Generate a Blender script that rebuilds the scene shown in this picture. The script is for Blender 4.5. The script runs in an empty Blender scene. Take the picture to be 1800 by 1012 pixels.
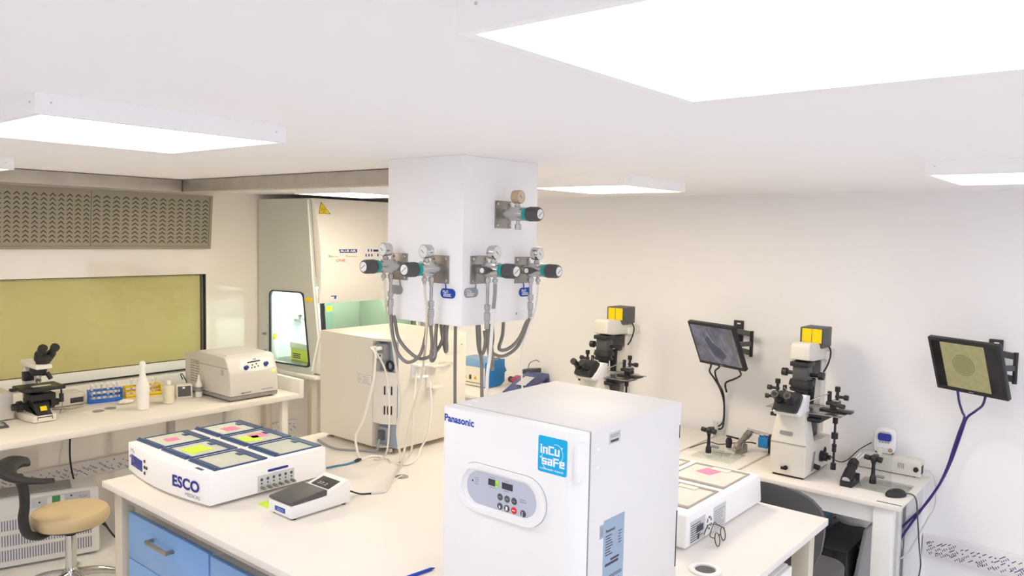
import bpy, bmesh, math, random
from mathutils import Vector, Matrix, Euler
PI = math.pi
R = math.radians
random.seed(7)
SC = bpy.context.scene
COL = SC.collection

# ------------------------------------------------------------------ camera, world, exposure
# world: x runs along the left wall, y along the right wall (metres), camera above the origin
_f, _yaw, _pitch, _roll = 1373.94, 0.691182, 0.069662, 0.0210214
cd = bpy.data.cameras.new('camera')
cd.sensor_fit = 'HORIZONTAL'
cd.sensor_width = 36.0
cd.lens = 36.0 * _f / 1800.0
cd.clip_start = 0.02
cam = bpy.data.objects.new('camera', cd)
COL.objects.link(cam)
_fw = Vector((math.cos(_yaw) * math.cos(_pitch), math.sin(_yaw) * math.cos(_pitch), -math.sin(_pitch)))
_rt = Vector((math.sin(_yaw), -math.cos(_yaw), 0))
_up = _rt.cross(_fw)
_r2 = math.cos(_roll) * _rt + math.sin(_roll) * _up
_u2 = -math.sin(_roll) * _rt + math.cos(_roll) * _up
_m = Matrix((_r2, _u2, -_fw)).transposed().to_4x4()
_m.translation = Vector((0, 0, 2.02))
cam.matrix_world = _m
SC.camera = cam

w = bpy.data.worlds.new('world')
SC.world = w
w.use_nodes = True
w.node_tree.nodes['Background'].inputs[0].default_value = (0.9, 0.92, 1.0, 1)
w.node_tree.nodes['Background'].inputs[1].default_value = 0.15
SC.view_settings.view_transform = 'Standard'
SC.view_settings.look = 'None'
SC.view_settings.exposure = -0.44
SC.view_settings.gamma = 1.0
SC.view_settings.use_curve_mapping = False
SC.cycles.max_bounces = 16
SC.cycles.diffuse_bounces = 14
SC.cycles.transparent_max_bounces = 12
SC.cycles.sample_clamp_indirect = 6.0

LAMP = 11.0            # strength of the ceiling diffusers
HOOD_LAMP = 190.0      # tube inside the safety cabinet

# ------------------------------------------------------------------ materials
MATS = {}


def mat(name, col, rough=0.5, metal=0.0, spec=0.5, bump=0.0, bscale=200.0, emit=None, estr=0.0,
        trans=0.0, ior=1.45, alpha=1.0, coat=0.0, var=0.0, vscale=3.0):
    if name in MATS:
        return MATS[name]
    m = bpy.data.materials.new(name)
    m.use_nodes = True
    nt = m.node_tree
    b = nt.nodes['Principled BSDF']
    b.inputs['Base Color'].default_value = (*col, 1)
    b.inputs['Roughness'].default_value = rough
    b.inputs['Metallic'].default_value = metal
    b.inputs['Specular IOR Level'].default_value = spec
    b.inputs['Transmission Weight'].default_value = trans
    b.inputs['IOR'].default_value = ior
    b.inputs['Alpha'].default_value = alpha
    b.inputs['Coat Weight'].default_value = coat
    if emit:
        b.inputs['Emission Color'].default_value = (*emit, 1)
        b.inputs['Emission Strength'].default_value = estr
    if var > 0 or bump > 0:
        tc = nt.nodes.new('ShaderNodeTexCoord')
    if var > 0:
        n = nt.nodes.new('ShaderNodeTexNoise')
        n.inputs['Scale'].default_value = vscale
        n.inputs['Detail'].default_value = 4
        nt.links.new(tc.outputs['Object'], n.inputs['Vector'])
        r = nt.nodes.new('ShaderNodeValToRGB')
        r.color_ramp.elements[0].position = 0.3
        r.color_ramp.elements[1].position = 0.7
        r.color_ramp.elements[0].color = (*[c * (1 - var) for c in col], 1)
        r.color_ramp.elements[1].color = (*[min(1, c * (1 + var)) for c in col], 1)
        nt.links.new(n.outputs['Fac'], r.inputs['Fac'])
        nt.links.new(r.outputs['Color'], b.inputs['Base Color'])
    if bump > 0:
        n = nt.nodes.new('ShaderNodeTexNoise')
        n.inputs['Scale'].default_value = bscale
        nt.links.new(tc.outputs['Object'], n.inputs['Vector'])
        bp = nt.nodes.new('ShaderNodeBump')
        bp.inputs['Strength'].default_value = bump
        bp.inputs['Distance'].default_value = 0.002
        nt.links.new(n.outputs['Fac'], bp.inputs['Height'])
        nt.links.new(bp.outputs['Normal'], b.inputs['Normal'])
    MATS[name] = m
    return m


M_wall = mat('wall_paint', (0.90, 0.892, 0.905), 0.55, spec=0.3, bump=0.05, bscale=60)
M_wallL = mat('wall_laminate', (0.92, 0.865, 0.79), 0.06, spec=0.5, ior=2.4)
M_ceil = mat('ceiling_paint', (0.92, 0.905, 0.92), 0.8, spec=0.2, bump=0.04, bscale=50)
M_floor = mat('floor_vinyl', (0.80, 0.795, 0.79), 0.3, var=0.06, vscale=12)
M_white = mat('white_plastic', (0.82, 0.82, 0.81), 0.35, var=0.015)
M_gloss = mat('white_enamel', (0.87, 0.87, 0.875), 0.38, spec=0.3, var=0.01)
M_lampf = mat('lamp_frame_white', (0.95, 0.95, 0.96), 0.4)
M_gasbox = mat('gas_box_white', (0.93, 0.93, 0.945), 0.4, spec=0.3)
M_lam = mat('white_laminate', (0.80, 0.76, 0.715), 0.5, spec=0.25, var=0.015)
M_offw = mat('offwhite_plastic', (0.74, 0.71, 0.65), 0.4, var=0.02)
M_cream = mat('cream_enamel', (0.72, 0.68, 0.585), 0.4, var=0.02)
M_cen = mat('centrifuge_grey', (0.66, 0.64, 0.61), 0.4, var=0.02)
M_cengrey = mat('centrifuge_base', (0.33, 0.32, 0.31), 0.5, var=0.03)
M_hood = mat('cabinet_grey', (0.60, 0.60, 0.555), 0.35, var=0.02)
M_hoodw = mat('cabinet_white', (0.83, 0.80, 0.75), 0.3, var=0.01)
M_black = mat('black_plastic', (0.022, 0.022, 0.026), 0.45, var=0.1)
M_blackg = mat('black_gloss', (0.015, 0.015, 0.018), 0.15)
M_rubber = mat('black_rubber', (0.03, 0.03, 0.032), 0.8, var=0.1)
M_dgrey = mat('dark_grey_plastic', (0.085, 0.085, 0.09), 0.5, var=0.08)
M_mgrey = mat('mid_grey_plastic', (0.30, 0.30, 0.31), 0.5, var=0.05)
M_steel = mat('brushed_steel', (0.36, 0.335, 0.30), 0.36, metal=0.9, bump=0.1, bscale=400, var=0.05, vscale=30)
M_beam = mat('trunking_steel', (0.52, 0.485, 0.43), 0.4, metal=0.85, bump=0.08, bscale=200, var=0.08, vscale=8)
M_chrome = mat('chrome', (0.60, 0.59, 0.58), 0.12, metal=1.0)
M_alu = mat('aluminium', (0.50, 0.49, 0.48), 0.25, metal=0.9, var=0.03)
M_frame = mat('table_frame', (0.46, 0.435, 0.40), 0.4, metal=0.25, var=0.03)
M_framel = mat('table_leg_paint', (0.64, 0.585, 0.48), 0.4, metal=0.1, var=0.03)
M_blue = mat('drawer_blue', (0.20, 0.39, 0.74), 0.35, var=0.02)
M_dblue = mat('lid_navy', (0.045, 0.085, 0.20), 0.35, var=0.05)
M_navy = mat('navy_ink', (0.02, 0.025, 0.25), 0.4)
M_pblue = mat('logo_blue', (0.005, 0.06, 0.42), 0.35)
M_cyan = mat('sticker_cyan', (0.0, 0.42, 0.80), 0.3)
M_glass_lid = mat('lid_glass', (0.64, 0.68, 0.62), 0.12, spec=0.5, var=0.04, vscale=8)
M_glass_lid2 = mat('lid_glass_cream', (0.76, 0.75, 0.69), 0.15, spec=0.5, var=0.03, vscale=8)
M_pink = mat('note_pink', (0.90, 0.25, 0.42), 0.6)
M_lime = mat('note_lime', (0.62, 0.90, 0.06), 0.6)
M_yel = mat('yellow_plastic', (0.86, 0.60, 0.02), 0.4, var=0.03)
M_yel2 = mat('yellow_label', (0.90, 0.66, 0.0), 0.4)
M_yel3 = mat('bin_yellow', (0.85, 0.85, 0.08), 0.4)
M_rblue = mat('rack_blue', (0.02, 0.16, 0.68), 0.35, var=0.03)
M_bblue = mat('box_blue', (0.02, 0.22, 0.60), 0.4, var=0.03)
M_bbluet = mat('box_blue_top', (0.20, 0.36, 0.60), 0.4, var=0.03)
M_teal = mat('teal_ring', (0.0, 0.36, 0.34), 0.35)
M_lilac = mat('panel_lilac', (0.50, 0.53, 0.64), 0.35, var=0.01)
M_lblue = mat('label_bluegrey', (0.30, 0.40, 0.54), 0.4)
M_lgrey = mat('label_grey', (0.56, 0.58, 0.60), 0.4)
M_lwhite = mat('label_white', (0.80, 0.80, 0.80), 0.4)
M_print = mat('ink_dark', (0.05, 0.05, 0.07), 0.5)
M_printg = mat('ink_grey', (0.30, 0.30, 0.33), 0.5)
M_printw = mat('ink_white', (0.88, 0.89, 0.9), 0.5)
M_green = mat('ink_green', (0.10, 0.35, 0.12), 0.5)
M_redi = mat('ink_red', (0.62, 0.16, 0.10), 0.5)
M_red = mat('red_button', (0.72, 0.03, 0.03), 0.35)
M_recess = mat('recess_bluegrey', (0.30, 0.36, 0.42), 0.5, var=0.03)
M_lcd = mat('lcd_blue', (0.03, 0.035, 0.20), 0.2, emit=(0.05, 0.06, 0.35), estr=0.35)
M_lcdoff = mat('lcd_dark', (0.05, 0.05, 0.06), 0.2)
M_lcdgreen = mat('lcd_digit', (0.3, 0.5, 0.05), 0.3, emit=(0.45, 0.8, 0.05), estr=0.6)
M_led = mat('led_green', (0.5, 0.8, 0.1), 0.3, emit=(0.6, 0.9, 0.1), estr=0.8)
M_rose = mat('liquid_pink', (0.55, 0.10, 0.16), 0.25, trans=0.3)
M_tray = mat('tray_navy', (0.06, 0.075, 0.22), 0.35, var=0.05)
M_beige = mat('beige_vinyl', (0.62, 0.49, 0.29), 0.45, var=0.03, bump=0.03)
M_blind = mat('olive_blind', (0.80, 0.69, 0.41), 0.7, spec=0.25, var=0.05, vscale=2.0, bump=0.05, bscale=300)
M_seal = mat('gasket_black', (0.03, 0.03, 0.035), 0.5)
M_tube = mat('tube_silicone', (0.74, 0.70, 0.58), 0.35)
M_tubew = mat('tube_white', (0.80, 0.78, 0.72), 0.35)
M_purple = mat('cable_purple', (0.045, 0.02, 0.17), 0.4)
M_cabw = mat('cable_white', (0.72, 0.70, 0.66), 0.45)
M_cabb = mat('cable_teal', (0.05, 0.22, 0.36), 0.45)
M_film = mat('film_print', (0.10, 0.08, 0.20), 0.5)
M_rail = mat('bumper_rail', (0.84, 0.82, 0.82), 0.35, var=0.02)
M_vent = mat('grille_khaki', (0.36, 0.325, 0.255), 0.5, metal=0.3, var=0.04)
M_ventd = mat('grille_slot', (0.06, 0.055, 0.05), 0.7)
M_dialw = mat('dial_white', (0.82, 0.82, 0.80), 0.3)
M_dialy = mat('dial_beige', (0.70, 0.57, 0.42), 0.3)
M_brass = mat('gauge_beige', (0.55, 0.42, 0.28), 0.3, metal=0.6)
M_tort = mat('tortoise_frame', (0.10, 0.06, 0.035), 0.3, var=0.4, vscale=80)
M_pen = mat('pen_blue', (0.01, 0.05, 0.50), 0.25)
M_bottle = mat('bottle_white', (0.86, 0.85, 0.84), 0.35)
M_bottle2 = mat('bottle_cream', (0.72, 0.68, 0.54), 0.3)
M_tissue = mat('tissue', (0.83, 0.80, 0.75), 0.9, bump=0.3, bscale=60)
M_tubeglass = mat('test_tube_plastic', (0.86, 0.85, 0.82), 0.2, alpha=0.55)


def glass_mat(name, col, alpha, rough=0.02):
    """thin pane: mostly see-through, a little tint and reflection"""
    m = bpy.data.materials.new(name)
    m.use_nodes = True
    nt = m.node_tree
    nt.nodes.clear()
    o = nt.nodes.new('ShaderNodeOutputMaterial')
    t = nt.nodes.new('ShaderNodeBsdfTransparent')
    t.inputs[0].default_value = (*col, 1)
    g = nt.nodes.new('ShaderNodeBsdfGlossy')
    g.inputs['Roughness'].default_value = rough
    fr = nt.nodes.new('ShaderNodeFresnel')
    fr.inputs[0].default_value = 1.5
    mx = nt.nodes.new('ShaderNodeMixShader')
    ge = nt.nodes.new('ShaderNodeNewGeometry')      # reflect on the outer faces only
    inv = nt.nodes.new('ShaderNodeMath')
    inv.operation = 'SUBTRACT'
    inv.inputs[0].default_value = 1.0
    nt.links.new(ge.outputs['Backfacing'], inv.inputs[1])
    mu = nt.nodes.new('ShaderNodeMath')
    mu.operation = 'MULTIPLY'
    nt.links.new(fr.outputs[0], mu.inputs[0])
    nt.links.new(inv.outputs[0], mu.inputs[1])
    nt.links.new(mu.outputs[0], mx.inputs[0])
    nt.links.new(t.outputs[0], mx.inputs[1])
    nt.links.new(g.outputs[0], mx.inputs[2])
    nt.links.new(mx.outputs[0], o.inputs[0])
    MATS[name] = m
    return m


M_pane = glass_mat('window_pane', (0.93, 0.95, 0.88), 0.1)
M_clear = glass_mat('clear_pane', (0.90, 0.97, 0.93), 0.1)
M_sash = glass_mat('sash_glass', (0.46, 0.50, 0.41), 0.1)
M_acryl = glass_mat('acrylic_plate', (0.93, 0.95, 0.94), 0.1)


def diffuser_mat(name, col, s):
    m = bpy.data.materials.new(name)
    m.use_nodes = True
    b = m.node_tree.nodes['Principled BSDF']
    b.inputs['Base Color'].default_value = (0.9, 0.9, 0.9, 1)
    b.inputs['Emission Color'].default_value = (*col, 1)
    b.inputs['Emission Strength'].default_value = s
    return m


D_cool = diffuser_mat('diffuser_cool', (0.88, 0.92, 1.0), LAMP * 0.95)
D_mid = diffuser_mat('diffuser_neutral', (0.93, 0.94, 1.0), LAMP * 0.9)
D_warm = diffuser_mat('diffuser_warm', (1.0, 0.87, 0.645), LAMP * 2.5)
D_hood = diffuser_mat('hood_tube', (0.86, 0.97, 1.0), HOOD_LAMP)


def braid_mat():
    m = bpy.data.materials.new('braided_steel')
    m.use_nodes = True
    nt = m.node_tree
    b = nt.nodes['Principled BSDF']
    b.inputs['Metallic'].default_value = 0.7
    b.inputs['Roughness'].default_value = 0.45
    b.inputs['Base Color'].default_value = (0.25, 0.235, 0.225, 1)
    tc = nt.nodes.new('ShaderNodeTexCoord')
    v = nt.nodes.new('ShaderNodeTexVoronoi')
    v.inputs['Scale'].default_value = 500
    nt.links.new(tc.outputs['Object'], v.inputs['Vector'])
    bp = nt.nodes.new('ShaderNodeBump')
    bp.inputs['Strength'].default_value = 0.3
    bp.inputs['Distance'].default_value = 0.001
    nt.links.new(v.outputs['Distance'], bp.inputs['Height'])
    nt.links.new(bp.outputs['Normal'], b.inputs['Normal'])
    return m


M_braid = braid_mat()


def screen_mat(name, kind):
    """what the two monitors show: a lilac micrograph, an olive field"""
    m = bpy.data.materials.new(name)
    m.use_nodes = True
    nt = m.node_tree
    b = nt.nodes['Principled BSDF']
    tc = nt.nodes.new('ShaderNodeTexCoord')
    n = nt.nodes.new('ShaderNodeTexNoise')
    n.inputs['Scale'].default_value = 9 if kind == 'lilac' else 40
    n.inputs['Detail'].default_value = 3
    n.inputs['Distortion'].default_value = 1.2 if kind == 'lilac' else 0
    nt.links.new(tc.outputs['Object'], n.inputs['Vector'])
    r = nt.nodes.new('ShaderNodeValToRGB')
    e = r.color_ramp.elements
    if kind == 'lilac':
        e[0].position, e[0].color = 0.32, (0.085, 0.085, 0.115, 1)
        e[1].position, e[1].color = 0.62, (0.25, 0.235, 0.29, 1)
        k = e.new(0.8)
        k.color = (0.17, 0.19, 0.17, 1)
    else:
        e[0].position, e[0].color = 0.3, (0.40, 0.36, 0.165, 1)
        e[1].position, e[1].color = 0.7, (0.47, 0.42, 0.20, 1)
    nt.links.new(n.outputs['Fac'], r.inputs['Fac'])
    b.inputs['Base Color'].default_value = (0.02, 0.02, 0.02, 1)
    b.inputs['Roughness'].default_value = 0.3
    nt.links.new(r.outputs['Color'], b.inputs['Emission Color'])
    b.inputs['Emission Strength'].default_value = 1.0
    return m


M_scrL = screen_mat('screen_lilac', 'lilac')
M_scrO = screen_mat('screen_olive', 'olive')


def emis(name, col):
    return mat(name, (0.02, 0.02, 0.02), 0.3, emit=col, estr=1.0)


# ------------------------------------------------------------------ mesh builder
def basis(ax):
    ax = Vector(ax).normalized()
    t = Vector((0, 0, 1)) if abs(ax.z) < 0.9 else Vector((1, 0, 0))
    a = ax.cross(t).normalized()
    return a, ax.cross(a).normalized(), ax


class MB:
    def __init__(self):
        self.bm = bmesh.new()

    def box(self, lo, hi, bev=0.0, rot=None, seg=2):
        """box from corner lo to corner hi; rot turns it about its centre"""
        lo, hi = Vector(lo), Vector(hi)
        c, s = (lo + hi) / 2, hi - lo
        g = bmesh.ops.create_cube(self.bm, size=1.0)
        vs = g['verts']
        for v in vs:
            v.co = Vector((v.co.x * s.x, v.co.y * s.y, v.co.z * s.z))
        if bev > 0:
            ed = list({e for v in vs for e in v.link_edges})
            r = bmesh.ops.bevel(self.bm, geom=ed, offset=min(bev, 0.49 * min(abs(s.x), abs(s.y), abs(s.z))), segments=seg, affect='EDGES', profile=0.5, clamp_overlap=True)
            vs = list({v for f in r['faces'] for v in f.verts} | {v for v in vs if v.is_valid})
        mt = Euler(rot).to_matrix() if rot else Matrix.Identity(3)
        for v in vs:
            v.co = mt @ v.co + c
        return self

    def cyl(self, p0, p1, r0, r1=None, seg=24, caps=True):
        r1 = r0 if r1 is None else r1
        return self.loft([(p0, r0), (p1, r1)], seg, caps)

    def loft(self, rings, seg=24, caps=True):
        """circles along a straight axis: [(centre, radius), ...]"""
        ax = Vector(rings[-1][0]) - Vector(rings[0][0])
        a, b, _ = basis(ax)
        prev = None
        loops = []
        for c, r in rings:
            c = Vector(c)
            loops.append([self.bm.verts.new(c + (a * math.cos(2 * PI * i / seg) + b * math.sin(2 * PI * i / seg)) * r) for i in range(seg)])
        for l0, l1 in zip(loops, loops[1:]):
            for i in range(seg):
                j = (i + 1) % seg
                self.bm.faces.new((l0[i], l0[j], l1[j], l1[i]))
        if caps:
            self.bm.faces.new(list(reversed(loops[0])))
            self.bm.faces.new(loops[-1])
        return self

    def lathe(self, prof, o=(0, 0, 0), axis=(0, 0, 1), seg=28):
        """prof: [(radius, height)]"""
        o = Vector(o)
        ax = Vector(axis).normalized()
        return self.loft([(o + ax * h, max(r, 1e-4)) for r, h in prof], seg)

    def tube(self, pts, r, seg=8, smooth=True, n=6, flat=1.0, closed=False):
        pts = [Vector(p) for p in pts]
        rad = list(r) if isinstance(r, (list, tuple)) else [r] * len(pts)
        if smooth and len(pts) > 2:
            P, Q = [], []
            L = len(pts)
            rng = L if closed else L - 1
            for i in range(rng):
                g = (lambda k: pts[k % L]) if closed else (lambda k: pts[min(max(k, 0), L - 1)])
                p0, p1, p2, p3 = g(i - 1), g(i), g(i + 1), g(i + 2)
                for k in range(n):
                    t = k / n
                    P.append(0.5 * ((2 * p1) + (-p0 + p2) * t + (2 * p0 - 5 * p1 + 4 * p2 - p3) * t * t + (-p0 + 3 * p1 - 3 * p2 + p3) * t ** 3))
                    Q.append(rad[i] * (1 - t) + rad[(i + 1) % L] * t)
            if not closed:
                P.append(pts[-1])
                Q.append(rad[-1])
            pts, rad = P, Q
        up = None
        loops = []
        L = len(pts)
        for i, p in enumerate(pts):
            if closed:
                d = pts[(i + 1) % L] - pts[i - 1]
            else:
                d = pts[min(i + 1, L - 1)] - pts[max(i - 1, 0)]
            if d.length < 1e-9:
                d = Vector((0, 0, 1))
            d.normalize()
            if up is None:
                a, b, _ = basis(d)
            else:
                a = (up - d * up.dot(d))
                if a.length < 1e-6:
                    a, b, _ = basis(d)
                a.normalize()
                b = d.cross(a)
            up = a
            loops.append([self.bm.verts.new(p + (a * math.cos(2 * PI * k / seg) + b * math.sin(2 * PI * k / seg) * flat) * rad[i]) for k in range(seg)])
        pairs = list(zip(loops, loops[1:]))
        if closed:
            pairs.append((loops[-1], loops[0]))
        for l0, l1 in pairs:
            for k in range(seg):
                j = (k + 1) % seg
                self.bm.faces.new((l0[k], l0[j], l1[j], l1[k]))
        if not closed:
            self.bm.faces.new(list(reversed(loops[0])))
            self.bm.faces.new(loops[-1])
        return self

    def prism(self, poly, fn, a, b, bev=0.0, seg=2):
        """extrude a 2-D outline from a to b; fn(u, v, w) -> point"""
        v0 = [self.bm.verts.new(Vector(fn(u, v, a))) for u, v in poly]
        v1 = [self.bm.verts.new(Vector(fn(u, v, b))) for u, v in poly]
        n = len(poly)
        fs = [self.bm.faces.new(v0), self.bm.faces.new(list(reversed(v1)))]
        for i in range(n):
            j = (i + 1) % n
            fs.append(self.bm.faces.new((v0[j], v0[i], v1[i], v1[j])))
        bmesh.ops.recalc_face_normals(self.bm, faces=fs)
        if bev > 0:
            ed = list({e for f in fs for e in f.edges})
            bmesh.ops.bevel(self.bm, geom=ed, offset=bev, segments=seg, affect='EDGES', profile=0.5, clamp_overlap=True)
        return self

    def ring(self, outer, inner, fn, a, b):
        """frame between two outlines with the same number of points"""
        n = len(outer)
        V = [[self.bm.verts.new(Vector(fn(u, v, w_))) for u, v in pl] for pl, w_ in ((outer, a), (inner, a), (inner, b), (outer, b))]
        fs = []
        for k in range(4):
            A, B = V[k], V[(k + 1) % 4]
            for i in range(n):
                j = (i + 1) % n
                fs.append(self.bm.faces.new((A[i], A[j], B[j], B[i])))
        bmesh.ops.recalc_face_normals(self.bm, faces=fs)
        return self

    def ball(self, c, r, sc=(1, 1, 1), u=20, v=12):
        g = bmesh.ops.create_uvsphere(self.bm, u_segments=u, v_segments=v, radius=r)
        for x in g['verts']:
            x.co = Vector((x.co.x * sc[0], x.co.y * sc[1], x.co.z * sc[2])) + Vector(c)
        return self

    def xform(self, mtx):
        bmesh.ops.transform(self.bm, matrix=mtx, verts=self.bm.verts)
        return self

    def build(self, name, material, parent=None, smooth=True):
        me = bpy.data.meshes.new(name)
        self.bm.to_mesh(me)
        self.bm.free()
        me.materials.append(material)
        if smooth:
            me.shade_smooth()
            me.set_sharp_from_angle(angle=R(32))
        o = bpy.data.objects.new(name, me)
        COL.objects.link(o)
        if parent:
            o.parent = parent
        return o


def XY(u, v, w_):
    return (u, v, w_)


def XZ(u, v, w_):
    return (u, w_, v)


def YZ(u, v, w_):
    return (w_, u, v)


def rrect(u0, v0, u1, v1, r, n=6):
    p = []
    for cx, cy, a in ((u1 - r, v1 - r, 0), (u0 + r, v1 - r, 90), (u0 + r, v0 + r, 180), (u1 - r, v0 + r, 270)):
        for k in range(n + 1):
            t = R(a + 90 * k / n)
            p.append((cx + r * math.cos(t), cy + r * math.sin(t)))
    return p


def thing(name, label, cat, loc=(0, 0, 0), rz=0.0, group=None):
    o = bpy.data.objects.new(name, None)
    o.empty_display_size = 0.05
    COL.objects.link(o)
    o.location = loc
    o.rotation_euler = (0, 0, rz)
    return tag(o, label, cat, group)


def tag(o, label, cat, group=None):
    o['label'] = label
    o['category'] = cat
    if group:
        o['group'] = group
    return o


def struct(o):
    o['kind'] = 'structure'
    return o


def box(name, lo, hi, m, parent=None, bev=0.0, rot=None, seg=2):
    return MB().box(lo, hi, bev, rot, seg).build(name, m, parent)


def text(name, s, pos, right, up, h, m, parent, width=None, bold=0.0, align='LEFT', ext=0.0004, shear=0.0, space=1.0):
    """lettering as thin solid letters; pos = baseline start, h = height of a capital"""
    cu = bpy.data.curves.new(name, 'FONT')
    cu.body = s
    cu.size = 1.0
    cu.extrude = 0.0
    cu.offset = bold
    cu.align_x = 'LEFT'
    cu.shear = shear
    cu.space_character = space
    cu.resolution_u = 3
    o = bpy.data.objects.new(name, cu)
    COL.objects.link(o)
    bpy.context.view_layer.update()
    me = bpy.data.meshes.new_from_object(o.evaluated_get(bpy.context.evaluated_depsgraph_get()))
    bpy.data.objects.remove(o)
    bpy.data.curves.remove(cu)
    xs = [v.co.x for v in me.vertices]
    x0, x1 = min(xs), max(xs)
    sy = h / 0.70
    sx = sy if width is None else width / (x1 - x0)
    off = x0 if align == 'LEFT' else (x0 + x1) / 2
    rt, upv = Vector(right).normalized(), Vector(up).normalized()
    nv = rt.cross(upv)
    for v in me.vertices:
        v.co = Vector(pos) + rt * ((v.co.x - off) * sx) + upv * (v.co.y * sy) + nv * ext
    me.name = name
    me.materials.append(m)
    ob = bpy.data.objects.new(name, me)
    COL.objects.link(ob)
    if parent:
        ob.parent = parent
    return ob


LX = ((0, -1, 0), (0, 0, 1))     # reading directions on a face that looks along -x
LY = ((1, 0, 0), (0, 0, 1))      # ... on a face that looks along -y


def lines(name, fn, w_, u0, u1, vs, h, m, parent, ragged=0.3, t=0.0004):
    """rows of unreadable small print"""
    b = MB()
    for v in vs:
        e = u0 + (u1 - u0) * (1 - random.random() * ragged)
        a, c = fn(min(u0, e), v, w_), fn(max(u0, e), v + h, w_)
        n = Vector(fn(0, 0, 1)) - Vector(fn(0, 0, 0))
        lo = [min(a[i], c[i]) - (t if n[i] else 0) for i in range(3)]
        hi = [max(a[i], c[i]) + (t if n[i] else 0) for i in range(3)]
        b.box(lo, hi)
    return b.build(name, m, parent, smooth=False)


BLOCK = {'i': ([[(0, 0), (0, 3.2)], [(0, 4.5), (0, 4.52)]], 0), 'n': ([[(0, 0), (0, 3.2), (2, 3.2), (2, 0)]], 2), 'C': ([[(2.3, 4.3), (0, 4.3), (0, 0), (2.3, 0)]], 2.3),
         'u': ([[(0, 3.2), (0, 0), (2, 0), (2, 3.2)]], 2), 's': ([[(2, 3.2), (0, 3.2), (0, 1.6), (2, 1.6), (2, 0), (0, 0)]], 2), 'a': ([[(0, 3.2), (2, 3.2), (2, 0), (0, 0), (0, 1.6), (2, 1.6)]], 2),
         'F': ([[(2.3, 4.3), (0, 4.3), (0, 0)], [(0, 2.2), (1.9, 2.2)]], 2.3), 'e': ([[(2, 0), (0, 0), (0, 3.2), (2, 3.2), (2, 1.6), (0, 1.6)]], 2)}


def block_text(name, s, y, z, su, sv, m, parent, x, t=.95):
    """square stroke lettering on a face that looks along -x"""
    b = MB()
    u0 = k = 0
    for ch in s:
        paths, wd = BLOCK[ch]
        for p in paths:
            for (a, c), (d, e) in zip(p, p[1:]):
                lo, hi = (min(a, d) - t / 2, min(c, e) - t / 2), (max(a, d) + t / 2, max(c, e) + t / 2)
                k += 1
                b.box((x - .0004 - k * .00003, y - (u0 + hi[0]) * su, z + lo[1] * sv), (x, y - (u0 + lo[0]) * su, z + hi[1] * sv))
        u0 += wd + 1.42
    return b.build(name, m, parent, smooth=False)


def copy_tree(o, parent=None):
    c = o.copy()
    COL.objects.link(c)
    if parent:
        c.parent = parent
    for ch in o.children:
        copy_tree(ch, c)
    return c

# ------------------------------------------------------------------ the room
XW, YW, ZC = 4.67, 5.60, 2.289
X0, Y0 = -1.9, -3.9
struct(box('floor', (X0 - .1, Y0 - .1, -.1), (XW + .1, YW + .1, 0), M_floor))
struct(box('ceiling', (X0 - .1, Y0 - .1, ZC), (XW + .1, YW + .1, ZC + .1), M_ceil))
struct(box('wall_right', (XW, Y0 - .1, 0), (XW + .1, YW + .1, ZC), M_wall))
struct(box('wall_back', (X0 - .1, Y0, 0), (X0, YW, ZC), M_wall))
struct(box('wall_near', (X0 - .1, Y0 - .1, 0), (XW, Y0, ZC), M_wall))
WX0, WX1, WZ0, WZ1 = 0.2, 3.10, 1.022, 1.663
b = MB()
b.box((X0, YW, 0), (XW, YW + .12, WZ0))
b.box((X0, YW, WZ1), (XW, YW + .12, ZC))
b.box((X0, YW, WZ0), (WX0, YW + .12, WZ1))
b.box((WX1, YW, WZ0), (XW, YW + .12, WZ1))
struct(b.build('wall_left', M_wallL))
# window in the left wall: gasket, pane, olive blind close behind it
win = struct(box('window_1', (WX0, YW + .115, WZ0), (WX1, YW + .12, WZ1), M_mgrey))
o = MB().ring([(WX0, WZ0), (WX1, WZ0), (WX1, WZ1), (WX0, WZ1)], [(WX0 + .008, WZ0 + .001), (WX1 - .008, WZ0 + .001), (WX1 - .008, WZ1 - .004), (WX0 + .008, WZ1 - .004)], XZ, YW + .004, YW + .03).build('window_gasket', M_seal, win, smooth=False)
box('pane', (WX0 + .008, YW + .014, WZ0 + .006), (WX1 - .008, YW + .018, WZ1 - .004), M_pane, win)
box('roller_blind', (WX0 + .02, YW + .040, WZ0 + .001), (WX1 - .028, YW + .045, WZ1 - .004), M_blind, win)
t = struct(box('trim_1', (X0, YW - .022, .958), (2.98, YW, 1.020), M_white, bev=.003))
box('seam', (X0, YW - .012, .944), (2.98, YW, .957), M_seal, t)
# low bumper rails wrapped in printed film


def film_print(b, fn, w_, u0, u1, v0, v1, n):
    rows_ = 3
    nc = max(1, n // rows_)
    for i in range(nc * rows_):
        u = u0 + .02 + (u1 - u0 - .04) * (i // rows_ + .5 + .3 * (i % rows_ - 1) + random.uniform(-.15, .15)) / nc
        v = v0 + .012 + (v1 - v0 - .024) * (i % rows_ + .5 + random.uniform(-.25, .25)) / rows_
        a = R(-38)
        k = random.random()
        if k < .35:
            segs = [(0, 0, random.uniform(.016, .034), .0045)]
        elif k < .6:
            segs = [(0, 0, .007, .007)]
        else:
            segs = [(i * .011, 0, .0045, random.choice((.009, .013))) for i in range(random.choice((3, 4, 5)))]
        for du, dv, l, h in segs:
            q = []
            for x, y in ((du - l / 2, -h / 2), (du + l / 2, -h / 2), (du + l / 2, h / 2), (du - l / 2, h / 2)):
                q.append((u + x * math.cos(a) - y * math.sin(a), v + x * math.sin(a) + y * math.cos(a)))
            if all(v0 < p[1] < v1 and u0 < p[0] < u1 for p in q):
                b.prism(q, fn, w_ - .0004, w_ + .0006)
    return b


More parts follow.
